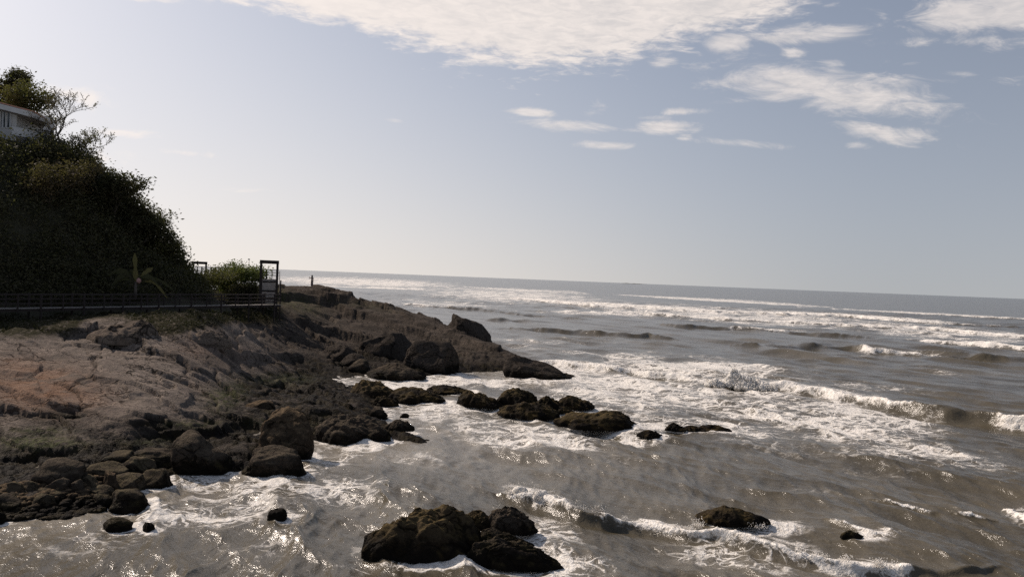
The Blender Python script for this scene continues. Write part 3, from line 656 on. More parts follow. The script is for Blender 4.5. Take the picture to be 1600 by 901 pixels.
FOAM = [(1080, 640, 430, 68, 8, .52), (1370, 690, 260, 60, 8, .5), (760, 650, 210, 44, 2, .5), (1000, 612, 320, 42, 6, .6), (880, 578, 120, 18, 4, .7), (1100, 577, 260, 17, 3, .66), (700, 594, 170, 14, 4, .72), (620, 600, 90, 13, 2, .74), (1310, 650, 280, 46, 12, .57), (1440, 712, 190, 28, 8, .52), (1240, 700, 120, 20, 0, .5),
        (850, 690, 150, 18, 2, .66), (980, 685, 150, 14, 0, .6), (720, 640, 110, 16, 0, .55), (660, 640, 60, 12, 0, .55), (600, 700, 70, 12, -20, .6), (520, 725, 110, 16, -18, .6), (420, 752, 130, 16, -10, .66), (310, 752, 60, 16, 10, .66),
        (320, 775, 40, 14, 0, .5), (560, 705, 60, 20, -20, .55), (700, 680, 90, 14, 0, .4), (350, 790, 250, 40, -8, .5), (520, 760, 180, 40, 0, .5), (140, 850, 170, 30, -6, .42), (640, 720, 160, 30, -4, .46), (420, 850, 160, 30, -6, .38), (900, 720, 200, 22, 4, .36), (1230, 770, 160, 18, 6, .3), (720, 888, 220, 14, 0, .66), (600, 870, 80, 26, 20, .5), (880, 830, 90, 34, 20, .56), (870, 870, 60, 30, 0, .56), (1130, 860, 170, 28, 12, .5), (1220, 840, 90, 22, 15, .6), (830, 770, 60, 20, 15, .55),
        (1600, 800, 30, 30, 40, .6), (1020, 665, 60, 14, 0, .6), (1200, 640, 200, 30, 8, .6), (1350, 600, 200, 12, 4, .4), (900, 535, 130, 10, 0, .36), (1000, 555, 200, 8, 3, .5), (1500, 580, 120, 10, 5, .3), (150, 830, 100, 14, -10, .3),
        (560, 441, 190, 9, 2, .7), (800, 462, 190, 14, 3, .6), (1150, 493, 340, 16, 4, .58), (1450, 518, 220, 16, 5, .55), (690, 475, 140, 10, 3, .46), (820, 540, 60, 16, 10, .5)]

def sea_surface(X, Y, cell):
    """height, sideways shift and foam of the sea at rest position (X, Y); cell = mesh spacing there"""
    rs = np.random.RandomState(3)
    r = np.hypot(X, Y)
    z = np.zeros(X.shape); sx = np.zeros(X.shape); sy = np.zeros(X.shape)
    grp = .75 + .9 * fbm2(X * .035, Y * .035, 3, 81)
    grp2 = .95 + .8 * fbm2(X * .12, Y * .12, 3, 83)
    wx = X + 1.6 * fbm2(X * .09, Y * .09, 2, 85); wy = Y + 1.6 * fbm2(X * .09, Y * .09, 2, 87)
    th0 = math.atan2(WD[1], WD[0])
    lam = np.exp(np.linspace(math.log(.32), math.log(30), 72))
    for i, L in enumerate(lam):
        th = th0 + rs.normal() * (.34 if L < 6 else .24); kx, ky = math.cos(th), math.sin(th); k = 2 * math.pi / L
        a = (.0125 * L ** .95 * (.9 if L < .8 else .62 if L < 1.6 else .85) if L < 7 else .062 * (7 / L) ** .25) * rs.uniform(.5, 1.3)
        fade = np.clip((L / np.maximum(cell, 1e-3) - 3.5) / 3, 0, 1)
        ph = k * (wx * kx + wy * ky) + rs.uniform(0, 7)
        A = a * fade * (grp if L > 3 else grp2)
        z += A * np.cos(ph); sh = A * np.sin(ph) * .85
        sx -= sh * kx; sy -= sh * ky
    px, py = to_px(X, Y, np.zeros(X.shape))
    foam = pix_mask(px + 14 * fbm2(X * .1, Y * .1, 3, 91), py + 5 * fbm2(X * .1, Y * .1, 3, 93), FOAM)
    foam = foam * (.86 + .75 * fbm2(X * .16, Y * .16, 4, 94))
    solid = np.zeros(X.shape)
    for cr in CRESTS:
        W = [at_z(c[0], c[1], 0) for c in cr]
        lo = np.min(W, 0) - 14; hi = np.max(W, 0) + 14
        sel = (X > lo[0]) & (X < hi[0]) & (Y > lo[1]) & (Y < hi[1])
        if not sel.any(): continue
        x_ = X[sel]; y_ = Y[sel]; Ym = y_
        jw = .35 + .008 * Ym; jx = x_ + jw * 1.6 * fbm2(x_ * .25, y_ * .25, 2, 95, .4); jy = y_ + jw * 1.6 * fbm2(x_ * .25, y_ * .25, 2, 97, .4)
        d, s, par = poly_dist(jx, jy, W)
        i0 = np.clip(par.astype(int), 0, len(cr) - 2); t = par - i0
        hs = np.array([c[2] for c in cr]); fo = np.array([c[3] for c in cr])
        a = hs[i0] * (1 - t) + hs[i0 + 1] * t; f = fo[i0] * (1 - t) + fo[i0 + 1] * t
        w0, w1 = W[0], W[-1]; nx, ny = -(w1[1] - w0[1]), (w1[0] - w0[0])
        sg = 1.0 if nx * WD[0] + ny * WD[1] > 0 else -1.0       # +: front of the wave
        front = (s * sg) > 0
        Yn = np.maximum(Ym - 28, 0); sf = .06 + .45 * a + .006 * Yn; sb = .12 + .9 * a + .018 * Yn
        a = a * np.clip(.85 + .9 * fbm2(x_ * .22, y_ * .22, 3, 99), .3, 1.6)
        prof = np.where(front, np.exp(-(d / sf) ** 2), np.exp(-(d / sb) ** 2))
        dip = np.where(front, -.18 * np.exp(-((d - 2.2 * sf) / (1.4 * sf)) ** 2), 0)
        z[sel] += a * (prof + dip)
        # the crest leans forward
        nrm = np.array([nx, ny]) * sg / math.hypot(nx, ny)
        sx[sel] += nrm[0] * a * .45 * prof ** 2; sy[sel] += nrm[1] * a * .45 * prof ** 2
        wob = fbm2(x_ * .9, y_ * .9, 4, 103, .6)
        bf = np.where(front, np.exp(-(d / (sf * 1.1)) ** 2), np.exp(-(d / (.38 * sb)) ** 2))
        lead = sstep(.12, .6, f) * sstep(.25, 1.0, bf + .8 * wob)
        solid[sel] = np.maximum(solid[sel], lead)
        trail = f * np.where(front, .78 * np.exp(-(d / (sf * 2.0)) ** 2), .84 * np.exp(-(d / (sb * (1.9 + Yn / 70) + .1)) ** 2)) * (.9 + .5 * wob) * (.35 + .65 * sstep(.12, .5, a))
        foam[sel] = np.maximum(foam[sel], trail)
    # foam collects round the rocks and along the shore
    for (cx, cy, a, b) in ROCKS:
        sel = (np.abs(X - cx) < a + 4) & (np.abs(Y - cy) < b + 4)
        if not sel.any(): continue
        q = np.hypot((X[sel] - cx) / a, (Y[sel] - cy) / b); e = (q - 1) * min(a, b)
        lee = .75 + .35 * np.clip((X[sel] - cx) / a, -1, 1)
        foam[sel] = np.maximum(foam[sel], lee * .74 * np.exp(-np.maximum(e, 0) / (.42 + .17 * a)))
    nearland = (Y < 130) & (X < 20)
    lz = np.full(X.shape, -3.0); lz[nearland] = land_base(X[nearland], Y[nearland])
    foam = np.maximum(foam, .62 * sstep(-1.0, -.05, lz) * (.7 + .8 * fbm2(X * .2, Y * .2, 3, 105)) * sstep(-.6, .1, fbm2(X * .07, Y * .07, 2, 107) + .1))
    # churned lumps where it is broken
    lod = np.clip((1.2 / np.maximum(cell, 1e-3) - 2) / 3, 0, 1)
    z += solid * (.16 * fbm2(X * 1.7, Y * 1.7, 4, 109, .62, 'b') + .05) * np.clip(r / 45, .55, 1.6) * np.clip(lod + .3, 0, 1)
    z += np.clip(foam, 0, 1) * .05 * fbm2(X * 1.6, Y * 1.6, 3, 111) * lod
    foam = np.clip(foam + .10 * fbm2(X * .05, Y * .1, 3, 113), 0, 1)
    calm = 1 - .6 * sstep(-1.2, 0.0, lz) - .25 * sstep(-5, -14, X) * sstep(45, 36, Y) * (lz < -1.2)
    return z * calm, sx, sy, foam, solid, sstep(-2.6, -.7, lz)

def water_material():
    m, T = material('sea_water')
    geo = T.n('ShaderNodeNewGeometry'); pos = geo.outputs['Position']
    foam = T.attr('foam'); solid = T.attr('solid')
    warp = T.n('ShaderNodeTexNoise', {'Vector': pos, 'Scale': .45, 'Detail': 3})
    wv = T.n('ShaderNodeVectorMath', {0: warp.outputs['Color'], 1: (.5, .5, .5)}, operation='SUBTRACT').outputs[0]
    wv = T.n('ShaderNodeVectorMath', {0: wv, 'Scale': 2.4}, operation='SCALE').outputs[0]
    wp = T.n('ShaderNodeVectorMath', {0: pos, 1: wv}, operation='ADD').outputs[0]
    n1 = T.noise(wp, .55, 5, .6, .5); n2 = T.noise(wp, 1.9, 5, .62, .4); n3 = T.noise(wp, .12, 3, .5); nf = T.noise(pos, 6.5, 3, .6)
    def ridge(n): return T.m('MAXIMUM', T.m('SUBTRACT', 1.0, T.m('ABSOLUTE', T.m('MULTIPLY_ADD', n, 8.5, -4.25))), 0.0)
    lp = T.n('ShaderNodeMapping', {'Vector': wp, 'Rotation': (0, 0, -.35), 'Scale': (.62, 1.0, 1.0)}).outputs[0]
    vor = T.n('ShaderNodeTexVoronoi', {'Vector': lp, 'Scale': .8}, feature='DISTANCE_TO_EDGE').outputs['Distance']
    vor2 = T.n('ShaderNodeTexVoronoi', {'Vector': lp, 'Scale': .3}, feature='DISTANCE_TO_EDGE').outputs['Distance']
    cell = T.m('MAXIMUM', T.step(vor, .15, .0), T.step(vor2, .14, .02))
    lace = T.m('MAXIMUM', T.m('MAXIMUM', ridge(n1), T.m('MULTIPLY', ridge(n2), .9)), T.m('MULTIPLY', cell, .95))
    patch = T.m('ADD', T.m('MULTIPLY', n2, .5), T.m('MULTIPLY', n3, .5))
    pat = T.m('ADD', T.m('MULTIPLY', lace, .72), T.m('MULTIPLY', T.step(patch, .3, .7), .28))
    th = T.m('SUBTRACT', 1.12, foam)
    fz = T.m('SUBTRACT', pat, th)
    ff = T.step(fz, -.05, .18)
    ff = T.m('MULTIPLY', ff, T.step(foam, .12, .4))
    ff = T.m('MAXIMUM', T.m('MULTIPLY', ff, .85), T.m('MULTIPLY', T.step(T.m('ADD', solid, T.m('ADD', T.m('MULTIPLY', T.m('SUBTRACT', n2, .5), 1.3), T.m('MULTIPLY', T.m('SUBTRACT', nf, .5), 1.2))), .38, .92), .97))
    # sunk bubbles pale the water round the foam
    milk = T.m('MULTIPLY', T.step(foam, .2, .85), .55)
    wc = T.mix(T.step(n3, .35, .65), (.066, .056, .038), (.094, .08, .056))
    wc = T.mix(T.m('MULTIPLY', T.attr('shoal'), T.step(n3, .2, .6, .6, 1.0)), wc, (.205, .182, .145))   # stirred-up sand in the shallows
    wc = T.mix(milk, wc, (.19, .168, .135))
    rp = T.n('ShaderNodeMapping', {'Vector': T.n('ShaderNodeMapping', {'Vector': pos, 'Rotation': (0, 0, -.49)}).outputs[0], 'Scale': (1.0, .45, 1.0)}).outputs[0]
    b1 = T.noise(rp, 2.8, 5, .66, .4); b2 = T.noise(rp, .5, 3, .55); b4 = T.m('MULTIPLY', T.noise(rp, .16, 4, .6), T.m('MULTIPLY', T.attr('far'), 5.0)); b3 = T.noise(rp, 9.0, 3, .6)
    hgt = T.m('ADD', T.m('MULTIPLY', b1, .3), T.m('ADD', T.m('MULTIPLY', b2, .35), T.m('ADD', b4, T.m('MULTIPLY', b3, .08))))
    bp = T.n('ShaderNodeBump', {'Height': hgt, 'Strength': .58, 'Distance': .5})
    w = T.n('ShaderNodeBsdfPrincipled', {'Base Color': wc, 'Roughness': .19, 'IOR': 1.33, 'Normal': bp.outputs[0]})
    fb = T.noise(pos, 5.0, 4, .65)
    fbp = T.n('ShaderNodeBump', {'Height': T.m('ADD', fb, T.m('MULTIPLY', ff, .4)), 'Strength': .8, 'Distance': .22})
    fc = T.mix(T.step(fb, .35, .65), (.74, .69, .62), (.90, .87, .82))
    fo = T.n('ShaderNodeBsdfPrincipled', {'Base Color': fc, 'Roughness': .9, 'Normal': fbp.outputs[0]})
    fo.inputs['Specular IOR Level'].default_value = .2
    mx = T.n('ShaderNodeMixShader', {0: ff}); T.t.links.new(w.outputs[0], mx.inputs[1]); T.t.links.new(fo.outputs[0], mx.inputs[2])
    o = T.n('ShaderNodeOutputMaterial'); T.t.links.new(mx.outputs[0], o.inputs[0])
    return m
M_WATER = water_material()
def build_sea():
    rr = [20.0]
    while rr[-1] < 120000:
        r = rr[-1]; rr.append(r + max(.06, min(1.1, r * r / 8000 * .32)) if r < 430 else r * 1.035)
    X, Y, Fq = fan(-47, 47, 1000, rr)
    dr = np.gradient(np.array(rr)); cell = np.maximum(dr[:, None], Y * math.radians(94) / 1000) + 0 * X
    z, sx, sy, foam, solid, shoal = sea_surface(X, Y, cell)
    k = sstep(460, 380, Y)
    V = np.stack([X + sx * k, Y + sy * k, z * k], -1).reshape(-1, 3)
    me = mesh_np('sea', V, Fq)
    vattr(me, 'foam', foam); vattr(me, 'solid', solid); vattr(me, 'shoal', shoal); vattr(me, 'far', sstep(120, 420, Y))
    o = obj('sea', me, M_WATER); o['kind'] = 'structure'
build_sea()
#@@NEXT@@

# ------------------------------------------------------------------ spray thrown up by the breakers
def spray_material():
    m, T = material('spray_foam')
    geo = T.n('ShaderNodeNewGeometry'); n = T.noise(geo.outputs['Position'], 4.0, 4, .65)
    bp = T.n('ShaderNodeBump', {'Height': n, 'Strength': .7, 'Distance': .2})
    d = T.n('ShaderNodeBsdfDiffuse', {'Color': (.94, .91, .86), 'Normal': bp.outputs[0]})
    t = T.n('ShaderNodeBsdfTranslucent', {'Color': (.94, .91, .86), 'Normal': bp.outputs[0]})
    mx = T.n('ShaderNodeMixShader', {0: .45}); T.t.links.new(d.outputs[0], mx.inputs[1]); T.t.links.new(t.outputs[0], mx.inputs[2])
    o = T.n('ShaderNodeOutputMaterial'); T.t.links.new(mx.outputs[0], o.inputs[0])
    return m
M_SPRAY = spray_material()
def spray(label, blobs, drops, seed):
    """blobs: (px, base py, radius m, height m); drops: (px0, py0, px1, py1, height m, count, size)"""
    rs = np.random.RandomState(seed); Vs, Fs, nb = [], [], 0
    def put(V, Fc):
        nonlocal nb
        Vs.append(V); Fs.append(Fc + nb); nb += len(V)
    for px, py, r, h in blobs:
        w = at_z(px, py, 0)
        for q in range(int(80 * r * (.6 + h))):
            D, Fc = ico(2); a = rs.uniform(0, 2 * math.pi); g = math.sqrt(rs.uniform()); t0 = rs.beta(1, 1.5)
            c = w + np.array([math.cos(a) * r * g, math.sin(a) * r * .6 * g, h * .85 * t0])
            c[:2] = w[:2] + (c[:2] - w[:2]) * (1 - .75 * t0)
            put(D * (1 + .7 * fbm(D * 2.2 + q * 3.3 + seed, 3, q % 20, .6))[:, None] * rs.uniform(.14, .36) * (1 - .45 * t0) + c, Fc)
        jets = [(rs.normal() * .45, rs.uniform(.55, 1.0), rs.normal() * .3) for _ in range(9)]
        for q in range(int(500 * r * h)):
            D, Fc = ico(1); jx_, jh, jy_ = jets[rs.randint(9)]; t = rs.beta(1.15, 1.5)
            wid = r * (.16 + .32 * (1 - t))
            c = w + np.array([jx_ * r * (.35 + .65 * t) + rs.normal() * wid, jy_ * r + rs.normal() * wid, h * jh * t * rs.uniform(.85, 1.15)])
            put(D * rs.uniform(.014, .062) * np.array([1, 1, rs.uniform(.8, 1.8)]) + c, Fc)
    for x0, y0, x1, y1, h, cnt, sz in drops:
        jets = [(rs.uniform(), rs.normal() * .35, rs.uniform(.4, 1)) for _ in range(max(3, cnt // 60))]
        for q in range(cnt):
            tj, slope, hj = jets[rs.randint(len(jets))]
            w = at_z(x0 + (x1 - x0) * tj, y0 + (y1 - y0) * tj, 0)
            t = rs.beta(1.1, 2.0); D, Fc = ico(1)
            c = w + np.array([slope * t * h + rs.normal() * .07 * (1 + t), rs.normal() * .12, h * hj * t + .02])
            put(D * sz * rs.uniform(.4, 1.3) * np.array([1, 1, rs.uniform(1, 2.2)]) + c, Fc)
    o = obj('sea_spray', mesh_np('sea_spray', np.vstack(Vs), np.vstack(Fs)), M_SPRAY)
    tag(o, label, 'sea spray', kind='stuff')
spray('tall white plume of spray bursting from the middle breaker', [(1146, 604, 1.0, 2.1), (1168, 606, 1.2, 1.25), (1194, 608, 1.1, .7), (1118, 603, .9, .75)], [(1090, 600, 1210, 610, 1.3, 500, .03)], 1)
spray('ragged splash leaping behind the largest foreground rock', [(812, 772, .22, .22), (846, 779, .25, .3)], [(792, 770, 830, 776, .75, 520, .014), (835, 777, 870, 790, .8, 520, .014), (895, 800, 945, 808, .65, 420, .013)], 2)
spray('low white spray along the nearest breaker', [], [(955, 808, 1140, 838, .25, 400, .014), (1240, 866, 1390, 888, .4, 800, .015)], 3)
spray('white water flung up beside the lone brown rock', [], [(1070, 818, 1092, 824, .45, 260, .014), (1165, 822, 1205, 826, .25, 200, .013)], 4)
spray('white spray on the breaker at the far right edge', [(1592, 670, .5, .6), (1615, 672, .6, .8)], [(1580, 666, 1640, 674, .9, 300, .025)], 5)

# ------------------------------------------------------------------ hillside
def hill_ctrl():
    P = []
    for (px, py) in [(-150, 483), (-60, 482), (0, 481), (80, 480), (160, 479), (240, 478.5), (300, 478), (350, 477)]:
        w = at_z(px, py, 6.0); P += [np.array([w[0] - .8, w[1] + 2.0, 4.9]), np.array([w[0] - 2, w[1] + 5.5, 6.8 if px < 320 else 5.8])]
    for (px, py, Y) in [(-150, 60, 82), (0, 226, 83), (60, 226, 85), (115, 262, 88), (165, 320, 90), (205, 365, 92), (240, 405, 94), (280, 425, 97), (310, 452, 99)]:
        w = at_y(px, py, Y); P.append(w); P.append(w + np.array([-3, 8, -1.0])); P.append(w + np.array([-8, 28, -6]))
    for (px, py, Y) in [(-150, 300, 72), (0, 330, 74), (100, 340, 80), (180, 380, 86), (235, 420, 90)]: P.append(at_y(px, py, Y))
    for q in [(-52, 118, 6.5), (-48, 128, 5), (-38, 106, 5.5), (-34, 100, 5)]: P.append(np.array(q, float))
    return P
hill_z = RBF(hill_ctrl(), 5e-3)
M_SOIL, T = material('leaf_litter_soil')
_g = T.n('ShaderNodeNewGeometry').outputs['Position']; _n = T.noise(_g, 1.2, 5, .6)
_b = T.n('ShaderNodeBsdfPrincipled', {'Base Color': T.mix(_n, (.02, .017, .01), (.055, .05, .022)), 'Roughness': .95, 'Normal': T.n('ShaderNodeBump', {'Height': _n, 'Strength': .8, 'Distance': .3}).outputs[0]})
T.t.links.new(_b.outputs[0], T.n('ShaderNodeOutputMaterial').inputs[0])
def build_hill():
    # rows run back from the boardwalk, columns along it
    A, B = at_z(-260, 484, 6.0)[:2], at_z(372, 476.5, 6.0)[:2]
    u = np.linspace(0, 1, 170); v = np.linspace(0, 1, 120) ** 1.3 * 42
    bx = A[0] + (B[0] - A[0]) * u; by = A[1] + (B[1] - A[1]) * u
    X = bx[None, :] - .62 * v[:, None] - .9; Y = by[None, :] + .78 * v[:, None] + 1.6
    Z = hill_z(X, Y) + .5 * fbm2(X * .3, Y * .3, 4, 121)
    Z[0] -= 1.0
    n, m = X.shape; i = (np.arange(n - 1)[:, None] * m + np.arange(m - 1)[None, :]).ravel()
    o = obj('hill', mesh_np('hill', np.stack([X, Y, Z], -1).reshape(-1, 3), np.stack([i, i + 1, i + m + 1, i + m], -1)), M_SOIL)
    o['kind'] = 'structure'
build_hill()

# ------------------------------------------------------------------ leaves, trees, shrubs
def leaf_material(name, c0, c1, c2, trans=.35):
    m, T = material(name)
    v = T.attr('leaf')
    col = T.mix(T.step(v, 0, .55), c0, c1); col = T.mix(T.step(v, .6, 1.0), col, c2)
    d = T.n('ShaderNodeBsdfPrincipled', {'Base Color': col, 'Roughness': .65}); d.inputs['Specular IOR Level'].default_value = .15
    t = T.n('ShaderNodeBsdfTranslucent', {'Color': T.mix(.5, col, (.12, .14, .02), 'MIX')})
    mx = T.n('ShaderNodeMixShader', {0: trans}); T.t.links.new(d.outputs[0], mx.inputs[1]); T.t.links.new(t.outputs[0], mx.inputs[2])
    T.t.links.new(mx.outputs[0], T.n('ShaderNodeOutputMaterial').inputs[0])
    return m
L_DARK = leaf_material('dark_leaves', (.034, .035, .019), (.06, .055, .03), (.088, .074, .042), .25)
L_WEED = leaf_material('shade_tinted_weeds', (.013, .014, .007), (.024, .025, .011), (.045, .04, .02), .12)  # weed colours kept very dark to carry the hill's shadow
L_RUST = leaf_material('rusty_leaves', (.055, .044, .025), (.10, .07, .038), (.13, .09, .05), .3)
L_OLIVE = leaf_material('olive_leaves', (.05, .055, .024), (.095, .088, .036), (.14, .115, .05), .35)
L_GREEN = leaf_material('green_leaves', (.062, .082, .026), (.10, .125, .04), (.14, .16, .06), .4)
M_BARK, T = material('bark')
_n = T.noise(T.n('ShaderNodeNewGeometry').outputs['Position'], 6, 4, .6)
T.t.links.new(T.n('ShaderNodeBsdfPrincipled', {'Base Color': T.mix(_n, (.05, .04, .032), (.11, .09, .07)), 'Roughness': .9}).outputs[0], T.n('ShaderNodeOutputMaterial').inputs[0])

def leaves(centres, size, rs, aspect=.5, droop=0.0):
    """one folded four-cornered leaf at every centre"""
    n = len(centres)
    d = rs.normal(size=(n, 3)); d[:, 2] = d[:, 2] * .6 - droop; d /= np.linalg.norm(d, axis=1)[:, None]
    e = np.cross(d, rs.normal(size=(n, 3))); e /= np.linalg.norm(e, axis=1)[:, None] + 1e-9
    nn = np.cross(d, e); L = (size * rs.uniform(.6, 1.4, n))[:, None]
    c = np.asarray(centres)
    V = np.stack([c - d * L * .5, c + e * L * aspect * .5 + nn * L * .1, c + d * L * .5, c - e * L * aspect * .5 + nn * L * .1], 1).reshape(-1, 3)
    i = np.arange(n)[:, None] * 4
    Fc = np.concatenate([i + np.array([[0, 1, 2]]), i + np.array([[0, 2, 3]])], 0)
    val = np.repeat(rs.uniform(0, 1, n), 4)
    return V, Fc, val
def leaf_obj(name, centres, size, mat, rs, parent=None, aspect=.5, droop=0.0, off=(0, 0, 0)):
    sizes = [len(c_) for c_ in centres]; tone = np.repeat(np.repeat(rs.uniform(0, 1, len(sizes)), sizes), 4)
    V, Fc, val = leaves(np.vstack(centres) - np.asarray(off), size, rs, aspect, droop); val = val * .4 + tone * .6
    me = mesh_np(name, V, Fc, False); vattr(me, 'leaf', val)
    return obj(name, me, mat, parent)

def branch_tree(rs, h, spread, levels, twig_n, up_bias=.55, lean=(0, 0), r0=.16, fork=3, rmin=.0):
    """trunk and limbs as tubes; returns the mesh builder and the twig ends"""
    mb = MB(); tips = []
    def grow(p, d, ln, r, lv):
        pts = [p]; rad = [r]; q = p.copy(); dd = d.copy(); seg = 4
        for i in range(seg):
            dd = dd + Vector(rs.normal(size=3)) * .16; dd.z += up_bias * .06; dd.normalize()
            q = q + dd * ln / seg; pts.append(q.copy()); rad.append(max(r * (1 - .5 * (i + 1) / seg), rmin))
            if lv >= 2: tips.append((q.copy(), lv))
        mb.tube(pts, rad, 6 if lv == 0 else 4 if lv < 3 else 3, cap=False)
        if lv < levels:
            for k in range(fork if lv else fork + 2):
                a = 2 * math.pi * (k + rs.uniform(0, .6)) / (fork + (0 if lv else 2)); base = pts[-1] if k % 2 == 0 else pts[-2 - (k % 2)]
                nd = Vector((math.cos(a) * spread, math.sin(a) * spread, up_bias)) + dd * .7
                nd.normalize(); grow(base.copy(), nd, ln * rs.uniform(.55, .8), r * .5, lv + 1)
        else: tips.append((q.copy(), lv + 1))
    grow(Vector((0, 0, 0)), Vector((lean[0], lean[1], 1)).normalized(), h * .42, r0, 0)
    return mb, tips
def tree(name, label, px, py, Y, h, mat, seed, leaf=.26, per=26, cl=.55, levels=3, spread=.8, up_bias=.5, lean=(0, 0), sparse=1.0, width=None, group=None, aspect=.5, r0=.16, fork=3, rmin=.0):
    rs = np.random.RandomState(seed); b = at_y(px, py, Y)
    if px < 300:
        zb = min(b[2], float(hill_z(b[0:1], b[1:2])[0])); h += b[2] - zb; b[2] = zb
    t = thing(name, label, 'tree', b, group)
    mb, tips = branch_tree(rs, h, spread, levels, 3, up_bias, lean, r0, fork, rmin)
    P = np.array([tuple(q) for q, lv in tips]); s = h / max(P[:, 2].max(), .1)
    sw = s if width is None else width / (P[:, 0].max() - P[:, 0].min())
    sc = np.array([sw, sw, s])
    mb.v = [(v[0] * sw, v[1] * sw, v[2] * s) for v in mb.v]
    me = bpy.data.meshes.new('trunk'); me.from_pydata(mb.v, [], mb.f); me.polygons.foreach_set('use_smooth', [True] * len(me.polygons))
    obj('trunk', me, M_BARK, t)
    cs = []
    for q in P * sc:
        if rs.uniform() > sparse: continue
        k = rs.poisson(per); cs.append(q + rs.normal(size=(k, 3)) * cl * np.array([1, 1, .7]))
    leaf_obj('crown', cs, leaf, mat, rs, t, aspect)
    return t
# trees one can tell apart on the skyline, from the top down to the right
tree('pine_tree', 'dark tapering evergreen at the very top, above the house roof', 0, 168, 96, 4.6, L_DARK, 1, leaf=.34, per=26, cl=.42, spread=.45, up_bias=.9, width=3.6, aspect=.4)
tree('spreading_tree', 'broad rusty olive tree crown spreading just over the house roof', 46, 192, 94, 4.4, L_OLIVE, 2, leaf=.3, per=30, cl=.55, spread=1.0, up_bias=.4, width=6.0)
tree('bare_tree', 'thin almost leafless tree of fine twigs standing right of the house', 90, 252, 86, 7.9, L_RUST, 3, leaf=.16, per=2.2, cl=.15, levels=4, spread=.75, up_bias=.7, sparse=.8, width=6.0, r0=.17, rmin=.028)
tree('bare_tree', 'lower leaning bare tree with leafy twig tips below the taller one', 116, 285, 87, 6.0, L_OLIVE, 4, leaf=.22, per=2.5, cl=.2, levels=4, spread=.8, up_bias=.5, sparse=.6, width=4.6, lean=(.2, 0), r0=.14, rmin=.028)
tree('broadleaf_tree', 'bushy dark tree whose leaf rosettes poke out under the bare trees', 128, 328, 88, 5.6, L_DARK, 5, leaf=.36, per=18, cl=.5, spread=.7, up_bias=.7, width=5.2, aspect=.42)
tree('rusty_tree', 'tree with rusty brown leaves halfway up the wooded slope', 85, 345, 80, 6.0, L_RUST, 6, leaf=.26, per=20, cl=.6, spread=.8, up_bias=.6, width=6.0)
tree('broadleaf_tree', 'dark glossy tree with star-shaped leaf clusters on the middle of the slope skyline', 172, 375, 88, 6.8, L_DARK, 7, leaf=.38, per=18, cl=.5, spread=.65, up_bias=.7, width=5.2, aspect=.4)
tree('broadleaf_tree', 'dark tree low on the slope skyline, above the banana plant', 214, 420, 89, 6.6, L_DARK, 8, leaf=.36, per=18, cl=.5, spread=.65, up_bias=.7, width=4.8, aspect=.4)
tree('broadleaf_tree', 'last small dark tree at the foot of the slope, left of the far wooden portal', 252, 452, 92, 5.6, L_OLIVE, 9, leaf=.3, per=20, cl=.45, spread=.65, up_bias=.7, width=4.4, aspect=.45)
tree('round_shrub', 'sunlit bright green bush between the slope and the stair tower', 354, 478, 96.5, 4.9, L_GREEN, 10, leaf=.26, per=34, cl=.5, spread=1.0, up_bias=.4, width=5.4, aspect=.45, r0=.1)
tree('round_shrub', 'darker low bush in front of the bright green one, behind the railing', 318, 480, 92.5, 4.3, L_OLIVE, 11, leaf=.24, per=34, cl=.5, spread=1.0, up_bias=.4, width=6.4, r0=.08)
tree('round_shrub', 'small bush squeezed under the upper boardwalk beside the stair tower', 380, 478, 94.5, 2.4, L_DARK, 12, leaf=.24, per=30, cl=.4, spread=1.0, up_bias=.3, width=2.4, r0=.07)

def build_thicket():
    rs = np.random.RandomState(21); cs = []
    A, B = at_z(-240, 484, 6.0)[:2], at_z(345, 477, 6.0)[:2]
    for k in range(2300):
        u = rs.uniform(); v = 2.0 + 24 * rs.uniform() ** 1.2
        x = A[0] + (B[0] - A[0]) * u - .62 * v - .9; y = A[1] + (B[1] - A[1]) * u + .78 * v + 1.6
        z = float(hill_z(np.array([x]), np.array([y]))[0])
        px, py = to_px(np.array(x), np.array(y), np.array(z))
        if px < 92 and py < 232: continue
        grow = .6 + .8 * (0.5 + perlin2(np.array([x * .3]), np.array([y * .3]), 5)[0])
        big = min(1.0, (v - 1) / 6)
        c = np.array([x, y, z + (.3 + 1.5 * big * rs.uniform()) * grow])
        m = int(42 * grow)
        cs.append(c + rs.normal(size=(m, 3)) * np.array([.62, .62, .5]) * (.5 + .5 * big))
    for k in range(620):
        px = rs.uniform(60, 300); py = np.interp(px, [60, 110, 150, 190, 235, 265, 285, 300], [225, 238, 262, 292, 332, 368, 404, 436]) + abs(rs.normal()) * 16
        w = at_y(px, py, np.interp(px, [60, 300], [84, 95]) + rs.uniform(-3, 2))
        cs.append(w + rs.normal(size=(34, 3)) * np.array([.5, .6, .45]))
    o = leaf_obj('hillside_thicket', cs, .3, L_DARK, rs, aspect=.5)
    tag(o, 'dense dark thicket of shrubs covering the shaded slope behind the boardwalk', 'undergrowth', kind='stuff')
    cs = []
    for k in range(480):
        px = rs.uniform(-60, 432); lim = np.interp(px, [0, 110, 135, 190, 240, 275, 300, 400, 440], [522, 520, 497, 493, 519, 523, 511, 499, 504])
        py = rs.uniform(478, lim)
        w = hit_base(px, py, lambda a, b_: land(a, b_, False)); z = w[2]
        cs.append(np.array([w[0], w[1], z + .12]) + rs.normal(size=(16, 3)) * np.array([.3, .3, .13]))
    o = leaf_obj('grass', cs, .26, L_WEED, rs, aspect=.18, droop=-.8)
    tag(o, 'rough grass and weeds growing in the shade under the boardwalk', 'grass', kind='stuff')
build_thicket()

